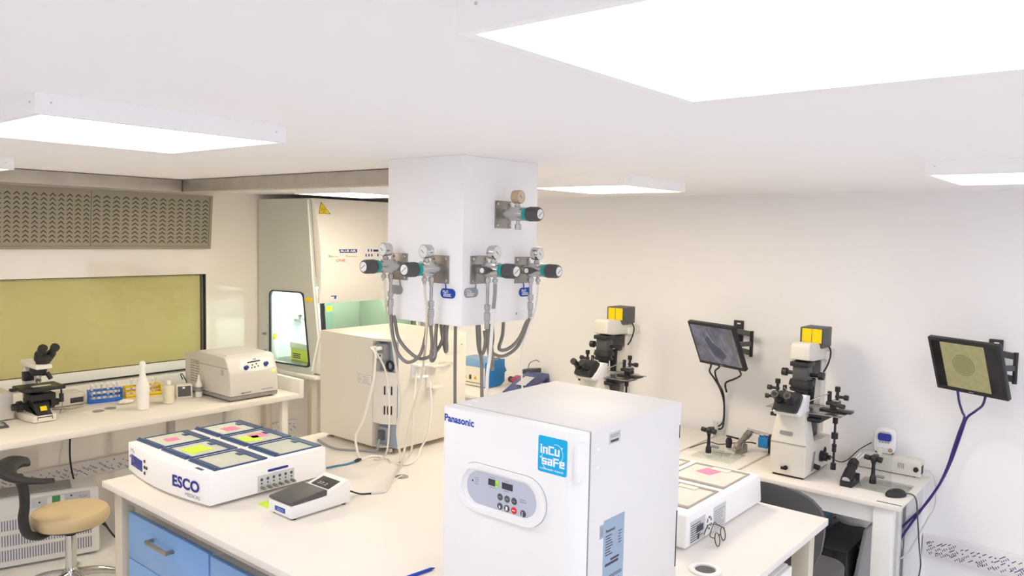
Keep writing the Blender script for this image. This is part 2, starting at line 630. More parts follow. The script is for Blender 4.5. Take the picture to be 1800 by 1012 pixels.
r1 = struct(box('baseboard_left', (X0, YW - .035, .295), (3.9, YW, .405), M_rail, bev=.006))
film_print(MB(), XZ, YW - .0352, .9, 3.9, .30, .40, 170).build('film_print', M_film, r1, smooth=False)
b = MB().box((XW - .035, Y0, .325), (XW, .902, .437), .006).box((XW - .035, .995, .325), (XW, 3.2, .437), .006)
r2 = struct(b.build('baseboard_right', M_rail))
b = film_print(MB(), YZ, XW - .0352, .2, .90, .33, .432, 75)
film_print(b, YZ, XW - .0352, 1.0, 1.6, .33, .432, 50)
b.build('film_print', M_film, r2, smooth=False)
struct(box('trim_2', (XW - .05, .908, 0), (XW, .99, .72), M_wall, bev=.004))
# steel trunking under the ceiling, running to the gas box
b = MB().box((X0, 4.36, 2.219), (2.352, 4.44, ZC - .003), .002)
b2 = MB().box((2.272, 2.262, 2.219), (2.352, 4.355, ZC - .003), .002)
t3 = struct(b.build('trim_3', M_beam))
t4 = struct(b2.build('trim_4', M_beam))
box('joint', (2.2705, 4.355, 2.219), (2.274, 4.3605, ZC - .003), M_dgrey, t4)

# ------------------------------------------------------------------ ceiling light panels (60 x 60 cm)


def light_panel(cx, cy, dm, label, s=.56, h=.047):
    t = thing('ceiling_light', label, 'ceiling light', (cx, cy, ZC), 0, 'surface mounted light panels')
    a = s / 2
    sq = lambda k: [(-k, -k), (k, -k), (k, k), (-k, k)]
    MB().ring(sq(a), sq(a - .016), XY, -h, 0).build('frame', M_lampf, t, smooth=False)
    MB().box((-a + .015, -a + .015, -h + .003), (a - .015, a - .015, -h + .008)).build('diffuser', dm, t)
    b = MB()
    for sx, sy in ((-1, 1), (1, 1), (1, -1), (-1, -1)):
        b.cyl((sx * (a + .001), sy * (a - .03), -h * .4), (sx * (a - .002), sy * (a - .03), -h * .4), .0022, seg=8)
        b.cyl((sx * (a - .03), sy * (a + .001), -h * .4), (sx * (a - .03), sy * (a - .002), -h * .4), .0022, seg=8)
    b.build('screw', M_lgrey, t)
    return t


light_panel(.925, .343, D_cool, 'large bright ceiling light panel nearest, cut off by the top of the picture')
light_panel(.925, 2.10, D_mid, 'square ceiling light panel above the stool corner, left of the gas box', s=.60, h=.043)
light_panel(.925, 3.995, D_warm, 'ceiling light panel mostly cut off at the left edge of the picture')
light_panel(3.27, 2.115, D_warm, 'ceiling light panel just right of the white gas box, near the right wall')
light_panel(3.18, .343, D_cool, 'ceiling light panel at the right edge of the picture, above the olive monitor')
light_panel(3.27, 4.02, D_warm, 'ceiling light panel above the safety cabinet, behind the steel trunking')
light_panel(-.95, .343, D_cool, 'added ceiling fill light out of the picture behind the viewer')  # unseen lamp added to light the near surfaces
light_panel(-.95, 2.10, D_mid, 'added ceiling fill light out of the picture beyond its left edge')  # also added out of view, for light on the near surfaces
light_panel(.925, -1.0, D_cool, 'added ceiling fill light out of the picture behind the nearest one')  # added beyond the view so near surfaces get more light
light_panel(3.18, -1.0, D_cool, 'added ceiling fill light out of the picture near the right wall behind the viewer')  # added unseen to brighten faces that look along -y
light_panel(.925, -2.5, D_cool, 'added ceiling fill light out of the picture in the far row behind the viewer')  # unseen far-row addition, lifts faces looking along -y
light_panel(3.18, -2.5, D_cool, 'added ceiling fill light out of the picture in the far row near the right wall')  # added likewise, fill for faces looking along -y
light_panel(2.05, -1.0, D_cool, 'added ceiling fill light out of the picture behind the viewer, between two others')  # unseen extra lamp, added for more light on the -y faces
light_panel(2.05, -2.5, D_cool, 'added ceiling fill light out of the picture in the middle of the far row')  # added with the one above as further fill for -y faces
light_panel(-.95, -1.0, D_cool, 'added ceiling fill light out of the picture behind the viewer on the left')  # unseen, added to the fill on faces looking along -y

# return-air grille leaning out from the left wall
t = thing('air_grille', 'khaki metal air grille with rows of chevron slots, high on the left wall', 'air vent', (1.50, YW, 1.855))
GW, GH = 1.622, .40
b = MB()
b.prism([(0, 0), (-.025, 0), (-.062, GH), (0, GH)], lambda u, v, w_: (w_, u, v), 0, GW)
b.build('housing', M_vent, t, smooth=False)
ang = math.atan2(.037, GH)


def GP(u, v, w_):          # on the leaning front of the grille; w_ outwards
    return (u, -.025 - math.sin(ang) * v - math.cos(ang) * w_, v * math.cos(ang) - math.sin(ang) * w_)


b = MB()
for u0, v0, u1, v1 in ((0, 0, GW, .02), (0, GH - .012, GW, GH), (GW - .02, .02, GW, GH - .012)):
    b.prism([(u0, v0), (u1, v0), (u1, v1), (u0, v1)], GP, 0, .008)
b.build('frame', M_vent, t, smooth=False)
for u0, u1, cols in ((.02, .748, 14), (.754, GW - .022, 13)):
    p = MB().prism([(u0, .022), (u1, .022), (u1, GH - .014), (u0, GH - .014)], GP, 0, .005).build('grille_panel', M_vent, t, smooth=False)
    b = MB()
    px = (u1 - u0) / cols
    for i in range(cols):
        cx = u0 + px * (i + .5)
        for k in range(11):
            z = .042 + k * .030
            hw, dh, th = px * .36, .016, .009
            for s_ in (-1, 1):
                b.prism([(cx, z + dh), (cx + s_ * hw, z), (cx + s_ * hw, z + th * .8), (cx, z + dh + th)], GP, .004, .0058)
    b.build('slots', M_ventd, p, smooth=False)

# ------------------------------------------------------------------ island bench
ZI = .90
isl = thing('lab_bench', 'large white island bench on steel legs in the middle of the room', 'table', (0, 0, 0))
MB().box((1.453, .966, ZI - .028), (3.203, 3.516, ZI), .003).build('worktop', M_lam, isl)
b = MB()
for lo, hi in (((1.50, 1.03, .822), (1.54, 3.46, .871)), ((3.11, 1.03, .822), (3.15, 3.46, .871)), ((1.54, 3.42, .822), (3.11, 3.46, .871)), ((1.54, 1.03, .822), (3.11, 1.07, .871))):
    b.box(lo, hi, .002)
b.build('frame', M_frame, isl)
for x, y in ((1.49, 3.41), (1.49, 1.0), (3.09, 1.0), (3.09, 3.41)):
    MB().box((x, y, 0), (x + .06, y + .07, .871), .003).build('leg', M_framel, isl)
MB().ring(rrect(-.055, -.055, .055, .055, .0549, 8), rrect(-.036, -.036, .036, .036, .0359, 8), XY, 0, .006).xform(Matrix.Translation((2.405, 1.118, ZI))).build('cable_grommet', M_white, isl)
MB().lathe([(.034, 0), (.034, .003)], (2.405, 1.118, ZI - .0015)).build('grommet_hole', M_dgrey, isl)
MB().lathe([(.031, 0), (.031, .002), (.027, .004)], (2.389, 2.607, ZI)).build('cable_grommet', M_alu, isl)


def drawer_unit(y0, y1, label, ztop, rows):
    t = thing('drawer_unit', label, 'drawer cabinet', (1.50, (y0 + y1) / 2, 0), 0, 'blue drawer units under the island')
    h = (y1 - y0) / 2
    MB().box((.022, -h + .005, .08), (.52, h - .005, ztop - .012), .002).build('carcass', M_white, t)
    MB().box((.06, -h + .02, .0), (.50, h - .02, .08)).build('plinth', M_dgrey, t)
    z1 = ztop
    for hh in rows:
        d = MB().box((0, -h + .002, z1 - hh + .003), (.021, h - .002, z1), .003).build('drawer', M_blue, t)
        hy = .02
        b = MB()
        b.box((-.036, hy - .09, z1 - .075), (-.028, hy + .09, z1 - .057), .002)
        for s_ in (-1, 1):
            b.box((-.03, hy + s_ * .085 - .006, z1 - .073), (.001, hy + s_ * .085 + .006, z1 - .059), .001)
        b.build('handle', M_steel, d)
        z1 -= hh


drawer_unit(2.705, 3.372, 'blue drawer unit with steel bar handles under the left end of the island', .786, (.205, .205, .28))
drawer_unit(2.03, 2.695, 'second blue drawer unit, nearer than the one beside the island leg', .782, (.205, .205, .28))
t = thing('storage_cabinet', 'white cabinet under the right end of the island', 'cabinet', (2.62, 1.10, 0))
MB().box((-.25, -.09, .05), (.27, .4, .80), .004).build('body', M_white, t)
MB().box((-.25, -.105, .05), (.27, -.091, .795), .003).build('door', M_white, t)
MB().box((-.22, -.06, 0), (.24, .38, .05)).build('plinth', M_dgrey, t)

# ------------------------------------------------------------------ six-lid embryo incubator on the island
t = thing('benchtop_incubator', 'low white six-lid bench incubator with navy lid frames, left end of the island', 'incubator', (1.585, 2.845, ZI))
ew, el, eh = .56, .705, .141        # depth (x), length (y), top height
prof = [(0, 0)] + [(-.035 * math.sin(PI * k / 14), el * k / 14) for k in range(1, 14)] + [(0, el), (ew, el), (ew, 0)]
MB().prism(prof, XY, .013, eh, .004).build('housing', M_gasbox, t)
for x, y in ((.05, .05), (.05, el - .05), (ew - .05, .05), (ew - .05, el - .05)):
    MB().lathe([(.014, 0), (.016, .006), (.012, .015)], (x, y, 0), seg=16).build('foot', M_mgrey, t)
notes = {(0, 2): [('pink', .45, .5, .06)], (0, 1): [('lime', .42, .5, .10)], (1, 2): [('pink', .5, .45, .07)], (1, 1): [('lime', .3, .45, .09), ('pink', .62, .6, .075)]}
for c in range(2):
    for r_ in range(3):
        x0, y0 = .037 + c * .279, .030 + r_ * .233
        lx, ly = .243, .208
        lid = MB().ring([(x0, y0), (x0 + lx, y0), (x0 + lx, y0 + ly), (x0, y0 + ly)], [(x0 + .034, y0 + .006), (x0 + lx - .034, y0 + .006), (x0 + lx - .034, y0 + ly - .006), (x0 + .034, y0 + ly - .006)], XY, eh - .001, eh + .006).build('lid', M_dblue, t, smooth=False)
        MB().box((x0 + .032, y0 + .005, eh - .002), (x0 + lx - .032, y0 + ly - .005, eh + .0025)).build('lid_glass', M_glass_lid, lid)
        MB().cyl((x0 + .012, y0 + .002, eh + .006), (x0 + .012, y0 + ly - .002, eh + .006), .007, seg=10).build('hinge', M_dblue, lid)
        MB().box((x0 + lx - .058, y0 + ly * .58, eh + .0024), (x0 + lx - .034, y0 + ly * .75, eh + .0055), .001).build('latch', M_dblue, lid)
        for kind, fu, fv, s_ in notes.get((c, r_), []):
            nx, ny = x0 + .034 + (lx - .068) * fu, y0 + ly * fv
            a = random.uniform(-.3, .3)
            nm = MB().box((-s_ / 2, -s_ / 2, 0), (s_ / 2, s_ / 2, .0006)).xform(Matrix.Translation((1.585 + nx, 2.845 + ny, ZI + eh + .0028)) @ Matrix.Rotation(a, 4, 'Z')).build('sticky_note', M_pink if kind == 'pink' else M_lime)
            lab = {(0, 2): 'pink sticky note on the lid at the display end of the six-lid incubator', (0, 1): 'lime sticky note alone on the middle front lid of the six-lid incubator', (1, 2): 'pink sticky note on the far back-row lid of the six-lid incubator', (1, 1): ('lime' if kind == 'lime' else 'pink') + ' sticky note sharing the middle back-row lid of the six-lid incubator with another'}[(c, r_)]
            tag(nm, lab, 'sticky note')


def bow(y):                 # bowed front face of the incubator
    return -.035 * math.sin(PI * y / el)


d = MB().box((bow(.59) - .002, .512, .048), (.02, .655, .098), .002, rot=(0, 0, R(-7.0))).build('display', M_lcd, t)
b = MB()
for y, z in ((.485, .103), (.485, .077), (.485, .051), (.463, .077)):
    b.cyl((bow(y) - .003, y, z), (0.02, y, z), .0075, seg=14)
b.build('button', M_dgrey, t)
b = MB()
b.cyl((bow(.672) - .002, .672, .085), (.02, .672, .085), .006, seg=12)
b.build('key_lock', M_mgrey, t)
rt = Vector((-.085, -1, 0)).normalized()
text('lettering', 'Miri', (bow(.66) - .0025, .66, .108), rt, (0, 0, 1), .019, M_printg, t, width=.065)
rt = Vector((.115, -1, 0)).normalized()
text('logo', 'ESCO', (bow(.225) - .003, .236, .056), rt, (0, 0, 1), .044, M_navy, t, width=.178, bold=.035)
text('logo', 'MEDICAL', (bow(.14) - .0025, .150, .028), rt, (0, 0, 1), .015, M_printg, t, width=.098)
MB().box((bow(.09) + .02, .075, eh - .0005), (bow(.09) + .035, .13, eh + .0006)).build('badge', M_dblue, t)
p = MB().box((.215, -.002, .018), (.392, .002, .086), .001).build('port_panel', M_lgrey, t)
b, b2 = MB(), MB()
for k in range(6):
    x = .232 + k * .029
    b.cyl((x, -.003, .068), (x, .0, .068), .0065, seg=12)
    b.cyl((x, -.003, .052), (x, .0, .052), .004, seg=10)
    b2.cyl((x, -.03, .035), (x, .0, .035), .0062, seg=12)
b.build('port', M_dgrey, p)
b2.build('gas_connector', M_steel, p)
MB().prism(rrect(.262, .094, .362, .104, .0045, 4), XZ, -.002, .002).build('name_strip', M_navy, t)

# ------------------------------------------------------------------ warming device with a black pad
t = thing('heating_block', 'small white wedge-shaped warmer with a black pad on top, on the island', 'warming block', (1.727, 2.498, ZI))
sl, sw = .28, .157
MB().prism([(0, .009), (sl, .009), (sl, .098), (sl - .012, .102), (.168, .072), (.165, .060), (0, .058)], XZ, 0, sw, .003).build('housing', M_gloss, t)
MB().prism([(.004, .0585), (.166, .0605), (.170, .082), (.156, .088), (.0, .072), (-.004, .064)], XZ, .005, sw - .005, .003).build('heating_pad', M_dgrey, t)
d = MB().prism([(.186, .0775), (.258, .0966), (.2575, .0985), (.1855, .0794)], XZ, .022, sw - .022).build('display', M_lcdoff, t, smooth=False)
sn = Vector((.072, 0, .0191)).normalized()
text('reading', '37.2', tuple(Vector((.198, sw / 2 + .032, .0827))), (0, -1, 0), tuple(sn), .016, mat('digit_grey', (.55, .55, .6), .4), d, width=.055)
MB().box((.238, .06, .0915), (.246, sw - .06, .0942), rot=(0, -math.atan2(.0191, .072), 0)).build('digits', mat('digit_red', (.20, .05, .05), .4, emit=(.3, .03, .03), estr=.4), d)
d = MB().box((-.0015, .045, .021), (.004, .112, .040), .001).build('label', M_pblue, t)
lines('label_print', YZ, -.0016, .052, .104, (.026, .032), .0025, M_lblue, d, .2)
for x, y in ((.02, .02), (.02, sw - .02), (sl - .02, .02), (sl - .02, sw - .02)):
    MB().lathe([(.009, 0), (.009, .01)], (x, y, 0), seg=14).build('foot', M_rubber, t)
tag(MB().box((1.748, 2.695, ZI + .0002), (1.824, 2.772, ZI + .001)).build('sticky_note', M_lime), 'lime sticky note on the island top, between the six-lid incubator and the wedge warmer', 'sticky note')
tag(MB().tube([(2.007, 2.56, ZI + .03), (2.05, 2.565, ZI + .028), (2.10, 2.55, ZI + .006), (2.14, 2.525, ZI + .004)], .0035).build('cable', M_black), 'short black cable leaving the back of the wedge warmer', 'cable')
tag(MB().tube([(2.14, 2.525, ZI + .0055), (2.17, 2.51, ZI + .0055), (2.20, 2.50, ZI + .0055), (2.25, 2.54, ZI + .0055), (2.33, 2.59, ZI + .005), (2.385, 2.60, ZI + .009)], [.006, .008, .004, .003, .003, .003]).build('cable', M_cabw), 'white cable end lying beside the round grommet on the island', 'cable')
tag(MB().cyl((1.64, 1.815, ZI + .006), (1.78, 1.797, ZI + .006), .0055, seg=14).cyl((1.78, 1.797, ZI + .006), (1.797, 1.795, ZI + .006), .0055, .0012, seg=14).build('pen', M_pen), 'blue pen on the island left of the front white incubator', 'pen')

# ------------------------------------------------------------------ front white incubator (lettered door)
PX, PY0, PY1, PZ = 1.611, 1.102, 1.584, 1.516
t = thing('co2_incubator', 'large white lettered incubator at the front of the island with an oval control panel', 'incubator', (0, 0, 0))
MB().box((PX + .057, PY0, ZI + .03), (2.162, PY1, PZ), .004).build('cabinet', mat('cabinet_enamel_shaded', (.765, .755, .75), .5, spec=.2, var=.01), t)  # darker than the door: the dimmer light on top and side is in the colour
MB().box((PX + .0495, PY0 + .002, ZI + .032), (PX + .0575, PY1 - .002, PZ - .004)).build('door_gasket', M_mgrey, t)
rr = .045
prof = [(PX + .05, PY0), (PX + rr, PY0)] + [(PX + rr - rr * math.sin(R(9 * k)), PY0 + rr - rr * math.cos(R(9 * k))) for k in range(1, 11)] + [(PX + .004, PY1 - .001), (PX + .05, PY1 - .001)]
prof[-2:] = [(PX, PY1 - .006), (PX + .006, PY1), (PX + .05, PY1)]
door = MB().prism(prof, XY, ZI + .03, PZ - .002, .003).build('door', M_gloss, t)
for x, y in ((1.70, 1.15), (1.70, 1.54), (2.11, 1.15), (2.11, 1.54)):
    MB().lathe([(.02, 0), (.022, .01), (.016, .031)], (x, y, ZI), seg=16).build('foot', M_mgrey, t)
text('logo', 'Panasonic', (PX - .0002, 1.577, 1.473), *LX, .0205, M_pblue, door, width=.116, bold=.03)
# sticker
s_ = MB().prism(rrect(1.138, 1.398, 1.231, 1.494, .006, 4), YZ, PX - .0008, PX + .0005).build('sticker', M_cyan, door)
block_text('lettering', 'inCu', 1.2205, 1.4495, .0054, .0043, M_printw, s_, PX - .0008)
block_text('lettering', 'saFe', 1.2150, 1.4205, .0054, .0043, M_printw, s_, PX - .0008)
text('lettering', 'COPPER  ALLOY  STAINLESS', (PX - .0009, 1.2245, 1.4055), *LX, .0042, M_printw, s_, width=.077, bold=.02)
b = MB()
for y, z, r_, a0, a1 in ((1.172, 1.4525, .025, -70, 120), (1.1965, 1.433, .026, 120, 310)):
    b.tube([(PX - .0008, y - r_ * .85 * math.cos(R(a)), z + r_ * math.sin(R(a))) for a in range(a0, a1, 12)], .0006, seg=5, smooth=False)
for y, z in ((1.154, 1.471), (1.222, 1.437)):
    b.cyl((PX - .0013, y, z), (PX - .0005, y, z), .0022, seg=10)
b.build('orbit', M_printw, s_)
# oval control panel
o_out, o_in = rrect(1.199, 1.238, 1.512, 1.374, .0675, 10), rrect(1.214, 1.250, 1.497, 1.361, .055, 10)
pn = MB().ring(o_out, o_in, YZ, PX - .010, PX + .002).build('panel_bezel', M_gloss, door)
MB().ring(rrect(1.1978, 1.2368, 1.5132, 1.3752, .0685, 10), rrect(1.199, 1.238, 1.512, 1.374, .0675, 10), YZ, PX - .0008, PX + .001).build('bezel_shadow', M_mgrey, door)  # grey ring paints the thin shadow line around the bezel
pl = MB().prism(rrect(1.214, 1.250, 1.497, 1.361, .055, 10), YZ, PX - .0022, PX + .001).build('control_panel', M_gloss, pn)
MB().prism(rrect(1.232, 1.259, 1.481, 1.352, .046, 10), YZ, PX - .003, PX).build('keypad', M_lilac, pl)
MB().box((PX - .0038, 1.364, 1.322), (PX - .002, 1.401, 1.340)).build('display', M_lcdoff, pl)
MB().box((PX - .0038, 1.313, 1.322), (PX - .002, 1.351, 1.340)).build('display', M_lcdoff, pl)
MB().box((PX - .0042, 1.364, 1.322), (PX - .0036, 1.3745, 1.340)).build('digit_window', M_lcdgreen, pl)
text('digit', '6', (PX - .0043, 1.3725, 1.325), *LX, .012, M_green, pl, width=.006)
for y, z, m, sym in ((1.357, 1.297, M_dgrey, ''), (1.332, 1.2965, M_dgrey, ''), (1.307, 1.2965, M_dgrey, ''), (1.357, 1.271, M_dgrey, '»'), (1.332, 1.271, M_dgrey, '1'), (1.307, 1.271, M_red, ''), (1.275, 1.270, M_dgrey, '|')):
    q = MB().lathe([(.0098, 0), (.0098, .001), (.0085, .002)], (PX - .0025, y, z), (-1, 0, 0), 20).build('button', m, pl)
    if sym:
        text('symbol', sym, (PX - .0047, y + .0035, z - .005), *LX, .010, M_printw, q, width=.007 if sym != '|' else .0025, bold=.05)
    else:
        lines('caption', YZ, PX - .0047, y - .005, y + .005, (z - .001,), .0022, M_printg if m is M_dgrey else M_printw, q, .05)
lines('caption', YZ, PX - .0032, 1.452, 1.432, (1.331, 1.325, 1.319, 1.313), .0018, M_printg, pl, .5)
lines('caption', YZ, PX - .0032, 1.396, 1.372, (1.344, 1.316), .0018, M_printg, pl, .2)
lines('caption', YZ, PX - .0032, 1.346, 1.325, (1.344, 1.316), .0018, M_printg, pl, .2)
lines('caption', YZ, PX - .0032, 1.288, 1.262, (1.306, 1.300), .0018, M_printg, pl, .4)
MB().cyl((PX - .0045, 1.459, 1.3215), (PX - .002, 1.459, 1.3215), .0025, seg=10).build('indicator', M_print, pl)
# door handle on the rounded edge
MB().prism(rrect(PX - .006, PY0 - .004, PX + .026, PY0 + .012, .004, 3), XY, 1.394, 1.492, .003).xform(Matrix.Identity(4)).build('handle', M_gloss, door)
MB().lathe([(.006, 0), (.006, .002), (.004, .004)], (PX + .10, 1.545, PZ - .0005), seg=16).build('screw_cap', M_printw, t)
for z in (1.461, 1.411):
    MB().lathe([(.005, 0), (.005, .0015), (.003, .003)], (1.698, PY0 + .0005, z), (0, -1, 0), 14).build('screw_cap', M_printw, t)
l1 = MB().box((1.752, PY0 - .0008, 1.463), (1.808, PY0 + .001, 1.494)).build('label', M_lgrey, t)
lines('label_print', XZ, PY0 - .0009, 1.757, 1.803, (1.481, 1.486), .002, M_printg, l1, .3)
MB().box((1.759, PY0 - .0012, 1.467), (1.798, PY0 - .0005, 1.474)).build('barcode', M_print, l1)
l2 = MB().box((1.738, PY0 - .0008, 1.052), (1.842, PY0 + .001, 1.258)).box((1.719, PY0 - .0008, 1.213), (1.738, PY0 + .001, 1.250)).build('label', M_lblue, t)
text('label_logo', 'Panasonic', (1.748, PY0 - .0009, 1.222), *LY, .0085, M_print, l2, width=.046, bold=.03)
lines('label_print', XZ, PY0 - .0009, 1.748, 1.785, [1.158 + .0075 * k for k in range(8)], .0025, M_print, l2, .4)
lines('label_print', XZ, PY0 - .0009, 1.812, 1.832, [1.178 + .008 * k for k in range(5)], .002, M_print, l2, .4)
MB().box((1.748, PY0 - .0012, 1.128), (1.815, PY0 - .0005, 1.135)).build('barcode', M_print, l2)
lines('label_print', XZ, PY0 - .0009, 1.775, 1.818, (1.139,), .006, M_print, l2, .0)
lines('label_print', XZ, PY0 - .0009, 1.746, 1.836, (1.091, 1.096), .002, M_print, l2, .05)
lines('label_print', XZ, PY0 - .0009, 1.782, 1.828, (1.070, 1.075, 1.080), .0018, M_print, l2, .2)
MB().prism([(1.768, 1.064), (1.778, 1.064), (1.778, 1.080), (1.773, 1.071), (1.768, 1.073)], XZ, PY0 - .0012, PY0 - .0005).build('factory_symbol', M_print, l2)
MB().prism(rrect(1.722, 1.219, 1.733, 1.243, .003, 3), XZ, PY0 - .0012, PY0 - .0005).build('bin_symbol', M_printg, l2)
MB().prism(rrect(2.151, 1.405, 2.155, 1.446, .0015, 3), XZ, PY0 - .0008, PY0 + .001).build('vent_slot', M_seal, t)
MB().prism(rrect(2.150, 1.0, 2.156, 1.178, .002, 3), XZ, PY0 - .0008, PY0 + .001).build('vent_slot', M_seal, t)

# ------------------------------------------------------------------ large beige incubator seen from its back corner
BX, BY, BX1, BY1, BZ0, BZ = 2.56, 2.883, 3.105, 3.447, ZI + .028, 1.481
t = thing('co2_incubator', 'beige incubator seen from behind in the middle of the island, tubes plugged into it', 'incubator', (0, 0, 0))
nx, ny = .052, .135          # notch cut out of the near corner
MB().prism([(BX, BY + ny), (BX + nx, BY + ny), (BX + nx, BY), (BX1, BY), (BX1, BY1), (BX, BY1)], XY, BZ0, BZ, .004).build('cabinet', M_cream, t)
MB().prism([(BX, BY + ny), (BX + nx, BY), (BX + nx, BY + ny)], XY, BZ - .012, BZ - .001).build('corner_cap', M_cream, t, smooth=False)
MB().box((BX + nx - .003, BY + .002, BZ0 + .002), (BX + nx + .0005, BY + ny, BZ - .012)).build('recess_wall', M_recess, t)
cov = MB().prism([(BX + .002, BY + ny - .001), (BX + .004, BY + .07), (BX + nx - .004, BY + .002), (BX + nx - .003, BY + ny - .001)], XY, 1.053, 1.316, .003).build('cable_cover', M_offw, t)
cd_ = (Vector((BX + nx - .004, BY + .002, 0)) - Vector((BX + .004, BY + .07, 0)))
cu_ = cd_.normalized()
cn_ = Vector((-cu_.y, cu_.x, 0)) * -1
if cn_.x > 0:
    cn_ = -cn_
for zc in (1.225, 1.125):
    b = MB()
    for k in range(3):
        p = Vector((BX + .004, BY + .07, 0)) + cd_ * (.2 + .22 * k)
        b.prism([(-.004, zc - .022), (.004, zc - .022), (.004, zc + .022), (-.004, zc + .022)], lambda u, v, w_, p=p: tuple(p + cu_ * u + cn_ * w_ + Vector((0, 0, v))), -.002, .0012)
    b.build('vent_slots', M_seal, cov, smooth=False)
# lower cover beside the mains inlet
MB().prism([(BX + .002, BY + ny - .001), (BX + .004, BY + .075), (BX + nx - .004, BY + .045), (BX + nx - .003, BY + ny - .001)], XY, BZ0 + .004, .935, .003).build('corner_foot', M_offw, t)
sk = MB().box((BX + nx - .02, BY + .055, .955), (BX + nx - .002, BY + .115, 1.03), .003).build('mains_inlet', M_recess, t)
MB().box((BX + nx - .045, BY + .07, .968), (BX + nx - .02, BY + .10, 1.018), .004).build('mains_plug', M_dgrey, t)
MB().tube([(BX + nx - .040, BY + .085, .975), (BX + nx - .055, BY + .082, .95), (BX + nx - .06, BY + .09, .918), (BX - .02, BY + .16, ZI + .006), (BX - .10, BY + .30, ZI + .005), (BX - .06, BY + .5, ZI + .005)], .006).build('mains_cable', M_mgrey, t)
# connector block in the top recess
blk = MB().box((BX + .012, BY + .060, 1.375), (BX + nx - .002, BY + ny - .002, 1.455), .003).build('connector_block', M_mgrey, t)
MB().box((BX + .008, BY + .072, 1.380), (BX + .013, BY + ny - .008, 1.408)).build('connector_plate', M_lgrey, blk)
b = MB()
b.cyl((BX + .006, BY + .118, 1.395), (BX + .012, BY + .118, 1.395), .005, seg=12)
b.cyl((BX + .006, BY + .088, 1.397), (BX + .012, BY + .088, 1.397), .005, seg=12)
b.build('connector_screw', M_print, blk)
b = MB()
for y in (.118, .085):
    b.loft([((BX - .022, BY + y, 1.435), .006), ((BX - .012, BY + y, 1.435), .010), ((BX + .012, BY + y, 1.435), .010)], 14)
b.build('hose_barb', M_printw, blk)
MB().ring(rrect(-.028, -.028, .028, .028, .0279, 8), rrect(-.018, -.018, .018, .018, .0179, 8), YZ, BX + nx - .012, BX + nx - .003).xform(Matrix.Translation((0, BY + .055, 1.345))).build('port_ring', M_seal, t)
l = MB().box((BX - .0008, 3.022, 1.243), (BX + .001, 3.128, 1.288)).build('label', M_offw, t)
MB().ring([(3.022, 1.243), (3.128, 1.243), (3.128, 1.288), (3.022, 1.288)], [(3.0235, 1.2445), (3.1265, 1.2445), (3.1265, 1.2865), (3.0235, 1.2865)], YZ, BX - .0012, BX).build('label_border', M_printg, l, smooth=False)
MB().ring([(3.103, 1.255), (3.122, 1.255), (3.1125, 1.273)], [(3.106, 1.257), (3.119, 1.257), (3.1125, 1.2695)], YZ, BX - .0012, BX).build('warning_symbol', M_printg, l, smooth=False)
lines('label_print', YZ, BX - .0009, 3.095, 3.035, (1.250, 1.258, 1.266, 1.276), .0018, M_printg, l, .4)
# tube brackets on the near side
for x0, x1, z0, z1, lab in ((2.700, 2.775, 1.275, 1.352, None), (2.80, 2.885, 1.205, 1.335, None)):
    br = MB().box((x0, BY - .006, z0), (x0 + .03, BY + .002, z1), .003).build('tube_bracket', M_printw if x0 < 2.75 else M_offw, t)
    for z in (z0 + .006, z1 - .012):
        MB().box((x0 + .004, BY - .05, z), (x1, BY - .004, z + .010), .003).build('bracket_arm', M_printw if x0 < 2.75 else M_offw, br)
MB().box((2.945, BY - .0015, 1.368), (3.072, BY + .001, 1.462), .001).build('cover_plate', M_cream, t)
MB().tube([(2.90, BY - .004, 1.335), (2.94, BY - .035, 1.34), (2.985, BY - .01, 1.325)], .006).build('tube_hook', M_tube, t)
MB().prism([(3.062, 1.413), (3.070, 1.413), (3.066, 1.421)], XZ, BY - .0025, BY - .001).build('warning_symbol', M_print, t, smooth=False)
for x, y in ((2.60, 2.925), (2.60, 3.405), (3.06, 2.925), (3.06, 3.405)):
    MB().lathe([(.020, 0), (.022, .008), (.012, .012), (.012, .030)], (x, y, ZI), seg=18).build('foot', M_chrome, t)

# ------------------------------------------------------------------ white gas box hanging from the ceiling
GX, GX1, GY, GY1, GZ = 1.987, 2.404, 1.870, 2.262, 1.689
t = thing('gas_column', 'white square gas supply box hanging from the ceiling over the island', 'gas column', ((GX + GX1) / 2, (GY + GY1) / 2, GZ))
hx, hy = (GX1 - GX) / 2, (GY1 - GY) / 2
MB().box((-hx, -hy, 0), (hx, hy, ZC - GZ), .003).build('housing', M_gasbox, t)
MB().cyl((hx * .45, -hy - .0015, .028), (hx * .45, -hy + .002, .028), .004, seg=12).build('screw', M_mgrey, t)


